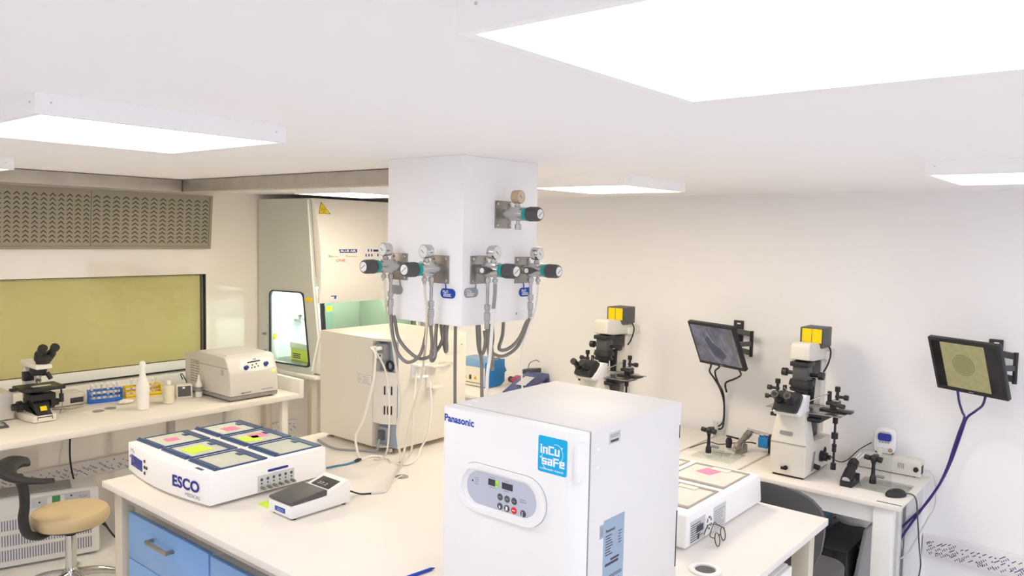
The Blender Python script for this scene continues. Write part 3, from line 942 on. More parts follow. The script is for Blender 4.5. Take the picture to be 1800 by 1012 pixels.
def regulator(label, loc, rz, valve=None, dial='w', pipe=.0, small=False, tube_fit=True, stub=False):
    """local frame: x out of the wall, y to the left of someone facing it, z up"""
    t = thing('gas_regulator', label, 'gas regulator', loc, rz, 'pressure regulators on the gas box')
    pw = .045
    pl_ = MB().box((-.001, -pw, -.052), (.004, pw, .048), .001).build('mounting_plate', M_steel, t)
    for sy, sz in ((-1, 1), (1, 1), (-1, -1), (1, -1)):
        MB().lathe([(.0065, 0), (.0065, .003), (.004, .005)], (.004, sy * .034, -.002 + sz * .038), (1, 0, 0), 12).build('screw', M_alu, pl_)
    b = MB().loft([((.003, 0, 0), .018), ((.03, 0, 0), .018), ((.034, 0, 0), .0165), ((.036, 0, 0), .0165), ((.036, 0, 0), .023), ((.086, 0, 0), .0235), ((.098, 0, 0), .020), ((.106, 0, 0), .020)], 24)
    b.box((.034, -.017, -.024), (.092, .017, .026), .004)
    b.build('body', M_alu, t)
    MB().loft([((.104, 0, 0), .0225), ((.108, 0, 0), .024), ((.118, 0, 0), .024), ((.120, 0, 0), .022)], 24).build('collar', M_teal, t)
    kn = MB()
    kn.loft([((.119, 0, 0), .022), ((.124, 0, 0), .0255), ((.168, 0, 0), .0245), ((.174, 0, 0), .021)], 28)
    for k in range(20):
        a = 2 * PI * k / 20
        kn.cyl((.126, .025 * math.cos(a), .025 * math.sin(a)), (.166, .0242 * math.cos(a), .0242 * math.sin(a)), .0013, seg=6)
    kn = kn.build('knob', M_dgrey, t)
    MB().lathe([(.0175, 0), (.0175, .0015), (.016, .0025)], (.1735, 0, 0), (1, 0, 0), 22).build('knob_cap', M_dialw, kn)
    MB().box((.1755, -.013, -.0015), (.1768, .013, .0015), rot=(R(35), 0, 0)).build('arrow', M_printg, kn)
    # pressure gauge
    gz = .062
    gm = M_chrome if dial == 'w' else M_brass
    g = MB().loft([((.052, 0, gz), .020), ((.056, 0, gz), .0245), ((.084, 0, gz), .0245), ((.086, 0, gz), .0235)], 28).build('gauge', gm, t)
    MB().lathe([(.0212, 0), (.0212, .0012)], (.0858, 0, gz), (1, 0, 0), 26).build('dial', M_dialw if dial == 'w' else M_dialy, g)
    MB().box((.0872, -.010, gz - .001), (.0880, .006, gz + .001), rot=(R(-38), 0, 0)).build('needle', M_print, g)
    b = MB()
    for k in range(9):
        a = R(-40 + 260 * k / 8)
        b.box((.0868, .0165 * math.cos(a) - .001, gz + .0165 * math.sin(a) - .001), (.0875, .0165 * math.cos(a) + .001, gz + .0165 * math.sin(a) + .001))
    b.build('tick_marks', M_printg, g)
    MB().cyl((.070, 0, .022), (.070, 0, gz - .018), .008, seg=12).cyl((.070, 0, .026), (.070, 0, .034), .011, seg=6).build('gauge_stem', M_alu, t)
    if valve:
        v = MB().loft([((.068, 0, 0), .010), ((.068, valve * .035, 0), .010), ((.068, valve * .038, 0), .014), ((.068, valve * .058, 0), .0145)], 18).build('shutoff_knob', M_dgrey, t)
        MB().lathe([(.009, 0), (.009, .002)], (.068, valve * .058, 0), (0, valve, 0), 18).build('knob_cap', M_dialw, v)
    if stub:
        MB().loft([((.074, 0, -.02), .007), ((.074, 0, -.035), .007), ((.074, 0, -.036), .012), ((.074, 0, -.056), .012)], 6).build('fitting', M_alu, t)
        return t
    MB().loft([((.078, 0, -.018), .006), ((.078, 0, -.030), .006), ((.078, 0, -.031), .0098), ((.078, 0, -.042), .0098), ((.078, 0, -.043), .006), ((.078, 0, -.052), .006)], 12).build('fitting', M_alu, t)
    MB().loft([((.044, 0, -.018), .007), ((.044, 0, -.028), .007), ((.044, 0, -.029), .0115), ((.044, 0, -.045), .0115), ((.044, 0, -.046), .008), ((.044, 0, -.056), .008)], 6).build('fitting', M_alu, t)
    p = MB().cyl((.044, 0, -.05), (.044, 0, -.05 - pipe), .0062, seg=14).build('outlet_pipe', M_alu, t)
    z = -.05 - pipe
    MB().loft([((.044, 0, z + .012), .011), ((.044, 0, z - .008), .011), ((.044, 0, z - .009), .008), ((.044, 0, z - .016), .0085), ((.044, 0, z - .017), .0115), ((.044, 0, z - .045), .0115), ((.044, 0, z - .046), .009), ((.044, 0, z - .075), .0085)], 14).build('quick_coupling', M_alu, p)
    return t


RZL, RZR = PI, -PI / 2
regulator('gas regulator farthest left on the white gas box, half over the safety cabinet', (GX, 2.192, 1.890), RZL, None, pipe=.055)
regulator('gas regulator on the left face of the gas box next to its near corner', (GX, 1.978, 1.889), RZL, None, pipe=.075)
regulator('gas regulator on the right face of the gas box next to its near corner', (2.072, GY, 1.890), RZR, -1, pipe=.085)
regulator('gas regulator low on the right face of the gas box at its far edge', (2.318, GY, 1.884), RZR, -1, pipe=.055)
regulator('gas regulator with a beige dial, alone high on the right face of the gas box', (2.198, GY, 2.090), RZR, None, dial='y', stub=True)


def gas_tag(label, loc, rz, m, s, strap):
    t = thing('gas_tag', label, 'tag', loc, rz, 'oval gas tags hanging on the gas box')
    a, h = .036, .017
    MB().prism(rrect(-a, -h, a, h, .0165, 6), YZ, .0005, .003).build('plate', m, t)
    MB().tube([(.002, strap, h - .004), (.003, strap + .002, h + .008), (.002, strap - .004, h + .022)], .002).build('strap', m if m is M_pblue else M_mgrey, t)
    return t


def gas_tag2(label, loc, rz, m, s, u0):
    """as gas_tag; reading direction on the plate is local -y"""
    t = gas_tag(label, loc, rz, m, None, -.012 if m is M_pblue else .022)
    if s:
        text('lettering', s, (.0031, u0, .002), (0, 1, 0), (0, 0, 1), .0095, M_printw, t, bold=.03)
        lines('small_print', YZ, .0033, u0 + .003, u0 + .042, (-.0035, -.0075, -.0115), .002, M_printw, t, .15)
    else:
        lines('small_print', YZ, .0033, -.008, .024, (-.001, -.006, -.011), .002, M_printg, t, .2)
    return t


gas_tag2('grey oval tag under the farthest left regulator of the gas box', (GX, 2.210, 1.800), RZL, M_mgrey, None, 0)
gas_tag2('blue N2O tag under the second regulator on the left face of the gas box', (GX, 1.937, 1.803), RZL, M_pblue, 'N₂O', -.024)
gas_tag2('grey CO2 tag on the right face of the gas box near its corner', (2.032, GY, 1.808), RZR, mat('tag_grey', (.33, .345, .39), .4), 'CO₂', -.026)
gas_tag2('blue N2O tag on the right face of the gas box behind a vertical pipe', (2.338, GY, 1.797), RZR, M_pblue, 'N₂O', -.024)


def hose(label, pts, r=.0065, m=None, name='braided_hose', cat='hose', group=None, seg=10):
    return tag(MB().tube(pts, r, seg=seg).build(name, m or M_braid), label, cat, group)


hose('braided hose looping from the farthest left regulator, inner loop of two', [(1.943, 2.189, 1.712), (1.945, 2.189, 1.69), (1.953, 2.188, 1.63), (1.962, 2.172, 1.568), (1.971, 2.128, 1.535), (1.981, 2.077, 1.561), (1.99, 2.057, 1.622), (2.0, 2.053, 1.70)])
hose('braided hose looping from the farthest left regulator, wider loop of two', [(1.951, 2.184, 1.706), (1.955, 2.180, 1.69), (1.968, 2.174, 1.622), (1.986, 2.133, 1.571), (2.001, 2.081, 1.550), (2.02, 2.03, 1.579), (2.038, 2.01, 1.632), (2.05, 2.01, 1.70)])
hose('braided hose hanging in a narrow loop from the second regulator on the left face', [(1.943, 1.978, 1.688), (1.946, 1.979, 1.67), (1.958, 1.985, 1.615), (1.972, 2.005, 1.566), (1.986, 2.01, 1.553), (2.001, 2.011, 1.575), (2.012, 2.022, 1.632), (2.022, 2.026, 1.70)])
hose('short braided hose loop under the left half of the gas box, beside the narrow loop', [(2.035, 1.985, 1.70), (2.03, 1.985, 1.64), (2.032, 1.984, 1.60), (2.036, 1.992, 1.583), (2.046, 2.01, 1.60), (2.058, 2.036, 1.645), (2.075, 2.061, 1.70)])
hose('braided hose in a slim loop under the near corner of the gas box, right face', [(2.060, 1.827, 1.672), (2.075, 1.835, 1.64), (2.095, 1.857, 1.60), (2.112, 1.888, 1.576), (2.131, 1.919, 1.607), (2.150, 1.945, 1.70)])
hose('braided hose dropping lowest of the loops under the right face of the gas box', [(2.072, 1.826, 1.681), (2.078, 1.828, 1.66), (2.105, 1.843, 1.590), (2.141, 1.861, 1.532), (2.168, 1.878, 1.521), (2.185, 1.895, 1.56), (2.187, 1.908, 1.628), (2.190, 1.92, 1.70)])
hose('braided hose hanging down behind the front white incubator from the gas box', [(2.163, 1.95, 1.70), (2.150, 1.93, 1.64), (2.135, 1.915, 1.589), (2.118, 1.89, 1.553), (2.10, 1.87, 1.465), (2.10, 1.86, 1.2), (2.12, 1.86, .92)])
hose('braided hose in a wide loop from the far right regulator, outer strand', [(2.314, 1.826, 1.702), (2.308, 1.828, 1.68), (2.302, 1.841, 1.643), (2.284, 1.856, 1.594), (2.246, 1.871, 1.565), (2.211, 1.885, 1.561), (2.186, 1.902, 1.581), (2.208, 1.915, 1.628), (2.215, 1.93, 1.70)])
hose('braided hose in a wide loop from the far right regulator, inner strand', [(2.305, 1.826, 1.694), (2.297, 1.830, 1.68), (2.284, 1.842, 1.636), (2.258, 1.851, 1.605), (2.224, 1.863, 1.586), (2.198, 1.875, 1.592), (2.235, 1.89, 1.640), (2.250, 1.90, 1.70)])
hose('straight braided hose dropping from under the gas box to the island', [(2.2, 2.103, 1.70), (2.2, 2.102, 1.553), (2.2, 2.10, 1.416), (2.21, 2.10, 1.1), (2.23, 2.10, .915)])
# silicone tubes
hose('milky tube from the farthest left regulator down past the beige incubator corner', [(1.910, 2.190, 1.845), (1.911, 2.188, 1.80), (1.925, 2.200, 1.74), (1.975, 2.239, 1.693), (2.037, 2.291, 1.624), (2.102, 2.328, 1.445), (2.168, 2.378, 1.317), (2.234, 2.469, 1.161), (2.30, 2.519, 1.034), (2.45, 2.68, .93), (2.56, 2.80, .906)], .0052, M_tube, 'silicone_tube', 'tube')
hose('milky tube from the second left-face regulator to the island top', [(1.910, 1.978, 1.845), (1.911, 1.976, 1.80), (1.93, 1.985, 1.74), (1.985, 2.045, 1.623), (2.052, 2.139, 1.457), (2.126, 2.281, 1.249), (2.2, 2.393, 1.073), (2.40, 2.62, .94), (2.59, 2.815, .906)], .0048, M_tube, 'silicone_tube', 'tube')
hose('milky tube from the upper white bracket on the beige incubator', [(2.72, 2.868, 1.315), (2.70, 2.85, 1.28), (2.64, 2.80, 1.182), (2.60, 2.76, 1.06), (2.60, 2.77, .95), (2.61, 2.80, .907)], .0048, M_tube, 'silicone_tube', 'tube')
hose('milky tube from the lower cream bracket, making a bend on the island top', [(2.80, 2.850, 1.250), (2.77, 2.81, 1.14), (2.75, 2.81, 1.0), (2.72, 2.83, .92), (2.64, 2.77, .906), (2.536, 2.717, .906), (2.50, 2.76, .906), (2.555, 2.795, .9065)], .0052, M_tubew, 'silicone_tube', 'tube')
hose('milky tube from the incubator back port drooping to a bend beside the teal cable', [(2.538, 3.001, 1.435), (2.52, 2.985, 1.437), (2.505, 2.945, 1.430), (2.49, 2.915, 1.415), (2.475, 2.90, 1.383), (2.455, 2.89, 1.288), (2.42, 2.915, 1.113), (2.395, 2.942, 1.029), (2.40, 2.935, .95), (2.428, 2.945, .908), (2.506, 2.94, .906), (2.53, 2.86, .906), (2.50, 2.80, .906)], .0060, M_tubew, 'silicone_tube', 'tube')
hose('milky tube from the incubator back port running straight down its corner', [(2.538, 2.968, 1.435), (2.51, 2.93, 1.42), (2.515, 2.905, 1.39), (2.510, 2.868, 1.349), (2.50, 2.84, 1.30), (2.48, 2.80, 1.175), (2.475, 2.80, .999), (2.49, 2.85, .92), (2.47, 2.90, .9065)], .0045, M_tube, 'silicone_tube', 'tube')
t = tag(MB().tube([(2.23, 2.95, ZI + .005), (2.277, 2.945, ZI + .005), (2.332, 2.931, ZI + .005), (2.385, 2.932, ZI + .006)], .0045).build('signal_cable', M_cabb), 'teal cable with a black plug on the island behind the six-lid incubator', 'cable')
MB().tube([(2.38, 2.931, ZI + .007), (2.40, 2.936, ZI + .008), (2.415, 2.940, ZI + .008), (2.428, 2.946, ZI + .008)], [.006, .009, .008, .006]).build('plug', M_black, t)
hose('milky tube from the near right-face regulator, dropping behind the front incubator', [(2.073, 1.792, 1.845), (2.072, 1.792, 1.79), (2.050, 1.782, 1.70), (2.014, 1.758, 1.60), (1.980, 1.739, 1.53), (1.96, 1.72, 1.4), (1.95, 1.70, 1.1), (1.97, 1.72, .906)], .0060, M_tubew, 'silicone_tube', 'tube')
hose('dark sleeve on the milky tube below the near right-face regulator', [(2.0725, 1.792, 1.842), (2.072, 1.792, 1.80), (2.062, 1.789, 1.755)], .0068, M_mgrey, 'tube_sleeve', 'tube')
hose('thin clear tube hanging straight from the far right regulator of the gas box', [(2.320, 1.792, 1.835), (2.31, 1.792, 1.75), (2.262, 1.790, 1.668), (2.224, 1.783, 1.604), (2.20, 1.767, 1.532), (2.19, 1.75, 1.4), (2.19, 1.74, 1.1), (2.19, 1.74, .905)], .0032, M_tubew, 'silicone_tube', 'tube')

# ------------------------------------------------------------------ biological safety cabinet in the far corner
CX0, CX1, CYB = 3.541, 4.60, 5.585
t = thing('safety_cabinet', 'tall white biosafety cabinet in the far corner, yellow hazard sign on its hood', 'safety cabinet', (CX0, 4.9, 0))


def CZ(y, z):
    return (y - 4.9, z)


# side walls: outline in (y, z); the left one has a window
side = [CZ(CYB, .92), CZ(4.885, .92), CZ(4.80, 1.21), CZ(4.872, 1.66), CZ(4.935, 2.252), CZ(CYB, 2.245)]
wo = [(5.43, .957), (4.892, .975), (4.978, 1.545), (5.428, 1.535)]


def round_poly(pl, r, n=5):
    out = []
    L = len(pl)
    for i in range(L):
        p, a, c = Vector(pl[i]), Vector(pl[i - 1]), Vector(pl[(i + 1) % L])
        d0, d1 = (a - p).normalized(), (c - p).normalized()
        for k in range(n + 1):
            s_ = k / n
            out.append(tuple(p + d0 * r * (1 - s_) ** 2 + d1 * r * s_ ** 2))
    return out


def resample(pl, n):
    L = [(Vector(pl[(i + 1) % len(pl)]) - Vector(pl[i])).length for i in range(len(pl))]
    T = sum(L)
    out = []
    for k in range(n):
        d = T * k / n
        i = 0
        while d > L[i]:
            d -= L[i]
            i += 1
        out.append(tuple(Vector(pl[i]).lerp(Vector(pl[(i + 1) % len(pl)]), d / L[i])))
    return out


wl = [(y - 4.9, z) for y, z in round_poly(wo, .035)]
# side panel as strips around the window (top, bottom, front, back)
b = MB()
yb, zt_, zb_ = CYB - 4.9, 2.25, .92


def edge_y(z):               # front edge of the side wall
    pts = [(.92, -.015), (1.21, -.10), (1.66, -.028), (2.252, .035)]
    for (z0, y0), (z1, y1) in zip(pts, pts[1:]):
        if z <= z1:
            return y0 + (y1 - y0) * (z - z0) / (z1 - z0)
    return pts[-1][1]


wz0, wz1, wyb = .975, 1.535, .525


def win_y(z):                # front edge of the window
    return -.012 + (z - .975) / .57 * .090


b.prism([(yb, wz1), (yb, zt_), (edge_y(zt_), zt_), (edge_y(1.66), 1.66), (edge_y(wz1), wz1)], YZ, 0, .03)
b.prism([(yb, .92), (yb, wz0), (edge_y(wz0), wz0), (edge_y(.92), .92)], YZ, 0, .03)
b.prism([(yb, wz0), (yb, wz1), (wyb, wz1), (wyb, wz0)], YZ, 0, .03)
b.prism([(win_y(wz0), wz0), (win_y(wz1), wz1), (edge_y(wz1), wz1), (edge_y(1.21), 1.21), (edge_y(wz0), wz0)], YZ, 0, .03)
b.build('side_panel', M_hood, t, smooth=False)
MB().prism([(yb, .92), (yb, zt_), (edge_y(zt_), zt_), (edge_y(1.66), 1.66), (edge_y(1.21), 1.21), (edge_y(.92), .92)], YZ, CX1 - CX0 - .03, CX1 - CX0).build('side_panel', M_hood, t, smooth=False)
W = CX1 - CX0
box('back_panel', (.03, yb - .02, .92), (W - .03, yb, 2.24), M_hoodw, t)
box('work_surface', (.03, .0, .93), (W - .03, yb - .02, .96), M_steel, t)
box('plenum', (.03, .10, 1.575), (W - .03, yb - .02, 2.235), M_hoodw, t)
box('inner_back', (.031, yb - .035, .96), (W - .031, yb - .021, 1.57), mat('liner_white', (.80, .84, .82), .3), t)
# window gasket and pane
rw = [(y - 4.9, z) for y, z in round_poly(wo, .05, 6)]
cy_, cz_ = sum(p[0] for p in rw) / len(rw), sum(p[1] for p in rw) / len(rw)
inn = [(cy_ + (y - cy_) * .955, cz_ + (z - cz_) * .963) for y, z in rw]
MB().ring(rw, inn, YZ, -.006, .012).build('window_gasket', M_seal, t)
MB().prism([(wyb, wz0), (wyb, wz1), (win_y(wz1), wz1), (win_y(wz0), wz0)], YZ, .010, .014).build('side_window', M_clear, t, smooth=False)
# hood front: bulging white panel
hp = [(.025, 2.253), (-.031, 2.13), (-.067, 1.973), (-.089, 1.83), (-.094, 1.70), (-.091, 1.60), (-.070, 1.465)]
back = [(-.045, 1.465), (-.05, 1.66), (.10, 1.70), (.10, 2.253)]
MB().prism(hp + back, YZ, .035, W - .01, .002).build('hood_front', M_hoodw, t)
MB().tube([(.004, edge_y(z) - .001, z) for z in (2.24, 1.66, 1.21, .95)], .006, smooth=False, seg=6).build('edge_highlight', M_printw, t)  # white strip stands in for the highlight along the side wall edge
MB().prism([(-.060, 1.467), (-.086, 1.215), (-.080, 1.215), (-.054, 1.467)], YZ, .06, W - .04).build('front_sash', M_sash, t, smooth=False)
MB().prism([(-.066, 1.467), (-.092, 1.21), (-.072, 1.21), (-.046, 1.467)], YZ, .055, .085).build('sash_gasket', M_seal, t)
MB().box((.03, -.10, .93), (W - .03, .02, 1.205), .006).build('front_apron', M_hoodw, t)
MB().box((-.004, -.06, .885), (W, .60, .919), .003).build('stand_top', M_hoodw, t)
for x, y in ((.02, .0), (W - .07, .0), (.02, .6), (W - .07, .6)):
    MB().box((x, y, 0), (x + .05, y + .05, .885), .003).build('leg', M_framel, t)
box('arm_ledge', (-.05, -.13, .905), (-.002, .10, .925), M_hoodw, t, bev=.004)
# lamp inside
MB().cyl((.10, .30, 1.555), (W - .10, .30, 1.555), .012, seg=12).build('lamp_tube', D_hood, t)
# hinges, knobs on the side wall
for z in (1.181, 1.042):
    MB().loft([((.0, .582, z), .012), ((-.012, .582, z), .012), ((-.012, .582, z), .008), ((-.03, .582, z), .009)], 16).build('knob', M_mgrey, t)
MB().box((-.0015, -.029, 1.475), (.0, .045, 1.508)).build('label', M_yel2, t)
# printing on the hood front; the face leans, so follow it


def hood_y(z):
    P = sorted([(z_, y_) for y_, z_ in hp])
    for (z0, y0), (z1, y1) in zip(P, P[1:]):
        if z <= z1:
            return y0 + (y1 - y0) * (z - z0) / (z1 - z0)
    return P[-1][1]


def HF(u, v, w_):
    return (u, hood_y(v) - w_, v)


tri = [(.057, 2.138), (.168, 2.136), (.108, 2.228)]
hs = MB().prism(tri, HF, -.001, .0015).build('hazard_sign', M_yel2, t, smooth=False)
c0 = Vector((sum(p[0] for p in tri) / 3, sum(p[1] for p in tri) / 3))
tin = [tuple(c0 + (Vector(p) - c0) * .88) for p in tri]
MB().ring(tri, tin, HF, .001, .0022).build('sign_border', M_print, hs, smooth=False)
b = MB()
for k in range(3):
    a = R(90 + 120 * k)
    cx, cz = c0.x + .013 * math.cos(a), c0.y - .002 + .013 * math.sin(a)
    arc = [(cx + .012 * math.cos(a + R(d_)), cz + .012 * math.sin(a + R(d_))) for d_ in range(-140, 141, 20)]
    arc2 = [(cx + .0025 * math.cos(a) + .0085 * math.cos(a + R(d_)), cz + .0025 * math.sin(a) + .0085 * math.sin(a + R(d_))) for d_ in range(-140, 141, 20)]
    for i in range(len(arc) - 1):
        b.prism([arc[i], arc[i + 1], arc2[i + 1], arc2[i]], HF, .001, .0024)
b.prism([(c0.x + .004 * math.cos(R(a)), c0.y - .002 + .004 * math.sin(R(a))) for a in range(0, 360, 30)], HF, .001, .0024)
b.build('biohazard_symbol', M_print, hs, smooth=False)
nm = MB().prism([(.205, 1.872), (.213, 1.845), (.372, 1.846), (.378, 1.852), (.378, 1.873)], HF, -.001, .0015).build('name_plate', M_navy, t, smooth=False)
hu = Vector((0, hood_y(1.87) - hood_y(1.84), .03)).normalized()
text('lettering', 'BLUE AIR', (.219, hood_y(1.851) - .0022, 1.851), (1, 0, 0), hu, .017, M_printw, nm, width=.148, bold=.03)
text('lettering', 'Bio', (.104, hood_y(1.812) - .0035, 1.812), (1, 0, 0), hu, .020, M_green, t, width=.035)
lines('lettering', HF, .0012, .14, .19, (1.813,), .006, mat('ink_pale', (.55, .55, .48), .5), t, 0)
text('lettering', 'V', (.26, hood_y(1.812) - .0035, 1.812), (1, 0, 0), hu, .018, M_green, t, width=.022)
lines('lettering', HF, .0012, .285, .375, (1.813,), .006, mat('ink_pale', (.55, .55, .48), .5), t, 0)
text('lettering', 'ONE', (.170, hood_y(1.778) - .0035, 1.778), (1, 0, 0), hu, .020, M_redi, t, width=.088)
cp = MB().prism([(.44, 1.806), (.70, 1.806), (.70, 1.88), (.44, 1.88)], HF, -.001, .0012).build('control_panel', M_lwhite, t, smooth=False)
b = MB()
for u, v in ((.485, 1.853), (.515, 1.853), (.458, 1.815), (.487, 1.815), (.516, 1.815), (.578, 1.815)):
    b.prism([(u, v), (u + .011, v), (u + .011, v + .020), (u, v + .020)], HF, .001, .003)
b.build('switch', M_navy, cp, smooth=False)
MB().prism([(.54, 1.853), (.615, 1.853), (.615, 1.869), (.54, 1.869)], HF, .001, .0025).build('display', M_lcdoff, cp, smooth=False)
MB().prism([(.634, 1.807), (.70, 1.807), (.70, 1.879), (.634, 1.879)], HF, .001, .0022).build('panel_end', M_pblue, cp, smooth=False)
st = MB().prism([(.105, 1.490), (.192, 1.490), (.192, 1.527), (.105, 1.527)], HF, -.001, .0012).build('label', M_lwhite, t, smooth=False)
MB().prism([(.135, 1.513), (.188, 1.513), (.188, 1.520), (.135, 1.520)], HF, .001, .002).build('label_stripe', M_navy, st, smooth=False)
MB().prism([(.168, 1.494), (.186, 1.494), (.186, 1.513), (.168, 1.513)], HF, .001, .002).build('label_mark', M_pblue, st, smooth=False)
MB().prism([(.100, 1.402), (.158, 1.402), (.158, 1.440), (.100, 1.440)], lambda u, v, w_: (u, -.060 - (1.467 - v) * .103 - w_, v), .0005, .0015).build('label', M_yel3, t, smooth=False)
box('inner_partition', (.50, yb - .06, .97), (.70, yb - .036, 1.52), mat('liner_aqua', (.62, .80, .82), .3), t)
box('inner_side', (W - .045, -.02, .97), (W - .031, yb - .04, 1.57), MATS['liner_white'], t)
# gas taps on the rear liner and a yellow sharps bin on the work surface
b = MB()
for x in (.325, .395):
    b.cyl((x, yb - .03, 1.26), (x, yb - .10, 1.26), .012, seg=12)
    b.loft([((x, yb - .10, 1.245), .011), ((x, yb - .10, 1.29), .011), ((x, yb - .10, 1.29), .02), ((x, yb - .10, 1.31), .02)], 14)
b.build('gas_tap', M_chrome, t)
MB().tube([(.36, yb - .06, 1.26), (.36, yb - .085, 1.24), (.36, yb - .09, 1.15), (.355, yb - .09, 1.12), (.355, yb - .09, 1.11)], .012).build('tap_tube', M_printw, t)
bn = thing('sharps_bin', 'yellow sharps bin inside the safety cabinet behind the side window', 'bin', (3.81, 5.275, .961))
MB().prism(rrect(-.095, -.13, .095, .13, .02), XY, 0, .095, .004).build('body', M_yel3, bn)
MB().prism(rrect(-.10, -.135, .10, .135, .02), XY, .0955, .145, .01).build('lid', mat('bin_lid', (.80, .82, .66), .4), bn)
lines('label_print', YZ, -.0956, .09, -.02, (.02, .035, .05), .008, M_print, bn, .2)
b2_ = thing('spray_bottle', 'small yellow-capped bottle at the back left inside the safety cabinet', 'bottle', (3.63, 5.49, .961))
MB().lathe([(.025, 0), (.027, .01), (.027, .12), (.012, .15), (.012, .165)], seg=18).build('body', M_printw, b2_)
MB().lathe([(.014, .1655), (.014, .20), (.008, .21)], seg=16).build('cap', M_yel, b2_)
tag(MB().lathe([(.016, 0), (.018, .01), (.018, .05)], (3.86, 4.99, .961), seg=16).build('beaker', M_printw), 'small white pot inside the safety cabinet near its front sash', 'pot')

# ------------------------------------------------------------------ bench along the left wall
ZB = .85
t = thing('wall_bench', 'long white bench along the left wall under the window', 'table', (0, 0, 0))
MB().box((-.3, 4.665, ZB - .036), (3.285, 5.57, ZB), .003).build('worktop', M_lam, t)
MB().box((3.286, 4.665, ZB - .036), (3.325, 5.57, ZB + .098), .004).build('end_upstand', M_lam, t)
MB().box((-.3, 5.571, ZB - .03), (3.285, 5.59, ZB + .085), .002).build('rear_upstand', M_lam, t)
for x, y, m in ((3.17, 4.70, M_lam), (2.55, 5.10, M_frame), (.6, 4.70, M_lam), (3.17, 5.45, M_lam)):
    MB().box((x, y, 0), (x + .045, y + .045, ZB - .037), .002).build('leg', m, t)

# upright microscope
t = thing('microscope', 'upright black and cream microscope at the left end of the wall bench', 'microscope', (1.755, 5.13, ZB))
MB().prism([(-.062, -.125), (.062, -.125), (.080, -.02), (.080, .13), (-.080, .13), (-.080, -.02)], XY, .004, .045, .006).build('base', M_offw, t)
f = MB().prism([(-.122, .046), (-.127, .03), (-.06, .12), (.10, .12), (.10, .046)], YZ, -.040, .040, .003).build('lamp_block', M_black, t)
MB().box((-.016, -.104, .066), (.018, -.099, .094), rot=(R(-37), 0, 0)).build('label', M_yel2, f)
MB().prism([(.065, .045), (.14, .045), (.135, .33), (.085, .33)], YZ, -.032, .032, .006).build('arm', M_offw, t)
MB().prism([(-.135, .318), (-.125, .345), (.12, .352), (.13, .315)], YZ, -.045, .045, .006).build('head_arm', M_offw, t)
MB().loft([((0, -.035, .317), .045), ((0, -.035, .295), .047), ((0, -.040, .270), .036)], 24).build('nosepiece', M_black, t)
b = MB().loft([((0, -.035, .275), .015), ((0, -.035, .235), .015), ((0, -.035, .222), .009)], 16)
b.build('objective', M_chrome, t)
MB().loft([((.035, -.07, .285), .014), ((.048, -.09, .25), .013)], 14).build('objective', M_black, t)
MB().box((-.055, .03, .23), (-.0, .07, .285), .003).build('filter_block', M_black, t)
s_ = MB().prism(rrect(-.115, -.14, .115, .055, .015, 4), XY, .190, .208, .003).build('stage', M_black, t)
MB().box((-.045, -.075, .2085), (.055, -.045, .2105)).build('slide', M_glass_lid2, s_)
MB().box((-.15, -.03, .198), (-.10, -.012, .206), .002).build('stage_rail', M_black, s_)
MB().box((-.06, -.09, .125), (.075, .03, .165), .006).build('condenser', M_black, t)
MB().loft([((.0, -.03, .166), .03), ((0, -.03, .188), .025)], 18).build('condenser_lens', M_black, t)
MB().box((-.045, .0, .10), (.045, .075, .20), .004).build('stand', M_black, t)
b = MB().cyl((.10, -.10, .19), (.10, -.10, .155), .005, seg=10).loft([((.10, -.10, .155), .013), ((.10, -.10, .105), .013)], 14)
b.build('stage_knob', M_black, t)
for s2 in (-1, 1):
    MB().loft([((s2 * .04, .02, .085), .02), ((s2 * .075, .02, .085), .02), ((s2 * .075, .02, .085), .034), ((s2 * .098, .02, .085), .033), ((s2 * .098, .02, .085), .022), ((s2 * .125, .02, .085), .021)], 22).build('focus_knob', M_black, t)
MB().loft([((.008, -.085, .346), .038), ((.008, -.085, .362), .036), ((.010, -.095, .385), .050), ((.010, -.095, .408), .046)], 22).build('eyepiece_turret', M_black, t)
for s2 in (-1, 1):
    x = .010 + s2 * .033
    e = MB().loft([((.010 + s2 * .020, -.085, .375), .030), ((x, -.125, .410), .025), ((x, -.13, .416), .021), ((x, -.165, .440), .020), ((x, -.167, .442), .025), ((x, -.182, .452), .025)], 18).build('eyepiece', M_black, t)
    MB().loft([((x, -.1815, .4515), .014), ((x, -.1828, .4526), .014)], 16).build('lens', M_rubber, e)
tag(MB().tube([(1.875, 5.08, ZB + .19), (1.885, 5.10, ZB + .14), (1.895, 5.13, ZB + .05), (1.90, 5.18, ZB + .004), (1.95, 5.22, ZB + .003)], .002).build('cable', M_mgrey), 'thin grey cable curling down beside the upright microscope', 'cable')

t = thing('equipment_box', 'pale grey equipment box cut off at the left edge, beside the upright microscope', 'device', (1.50, 5.35, ZB))
MB().box((-.20, -.15, .006), (.155, .12, .165), .006).build('housing', M_cen, t)
MB().box((-.14, -.153, .09), (.08, -.149, .094)).build('seam', M_mgrey, t)
for x in (-.17, .12):
    MB().lathe([(.012, 0), (.012, .007)], (x, -.12, 0), seg=12).build('foot', M_rubber, t)
t = thing('keypad', 'dark keypad on the wall bench at the left edge of the picture', 'keypad', (1.47, 5.075, ZB), R(-4))
MB().prism([(-.055, 0), (.055, 0), (.055, .018), (-.055, .010)], YZ, -.16, .105, .003).build('body', M_dgrey, t)
b = MB()
for i in range(8):
    for k in range(3):
        b.box((-.14 + i * .029, -.04 + k * .028, .012), (-.118 + i * .029, -.02 + k * .028, .0185 + k * .002), .002)
b.build('keys', M_mgrey, t)
t = thing('power_supply', 'low cream supply box with a dark display, between microscope and blue rack', 'power supply', (2.02, 5.41, ZB))
MB().box((-.10, -.06, .005), (.10, .10, .078), .004).build('housing', M_offw, t)
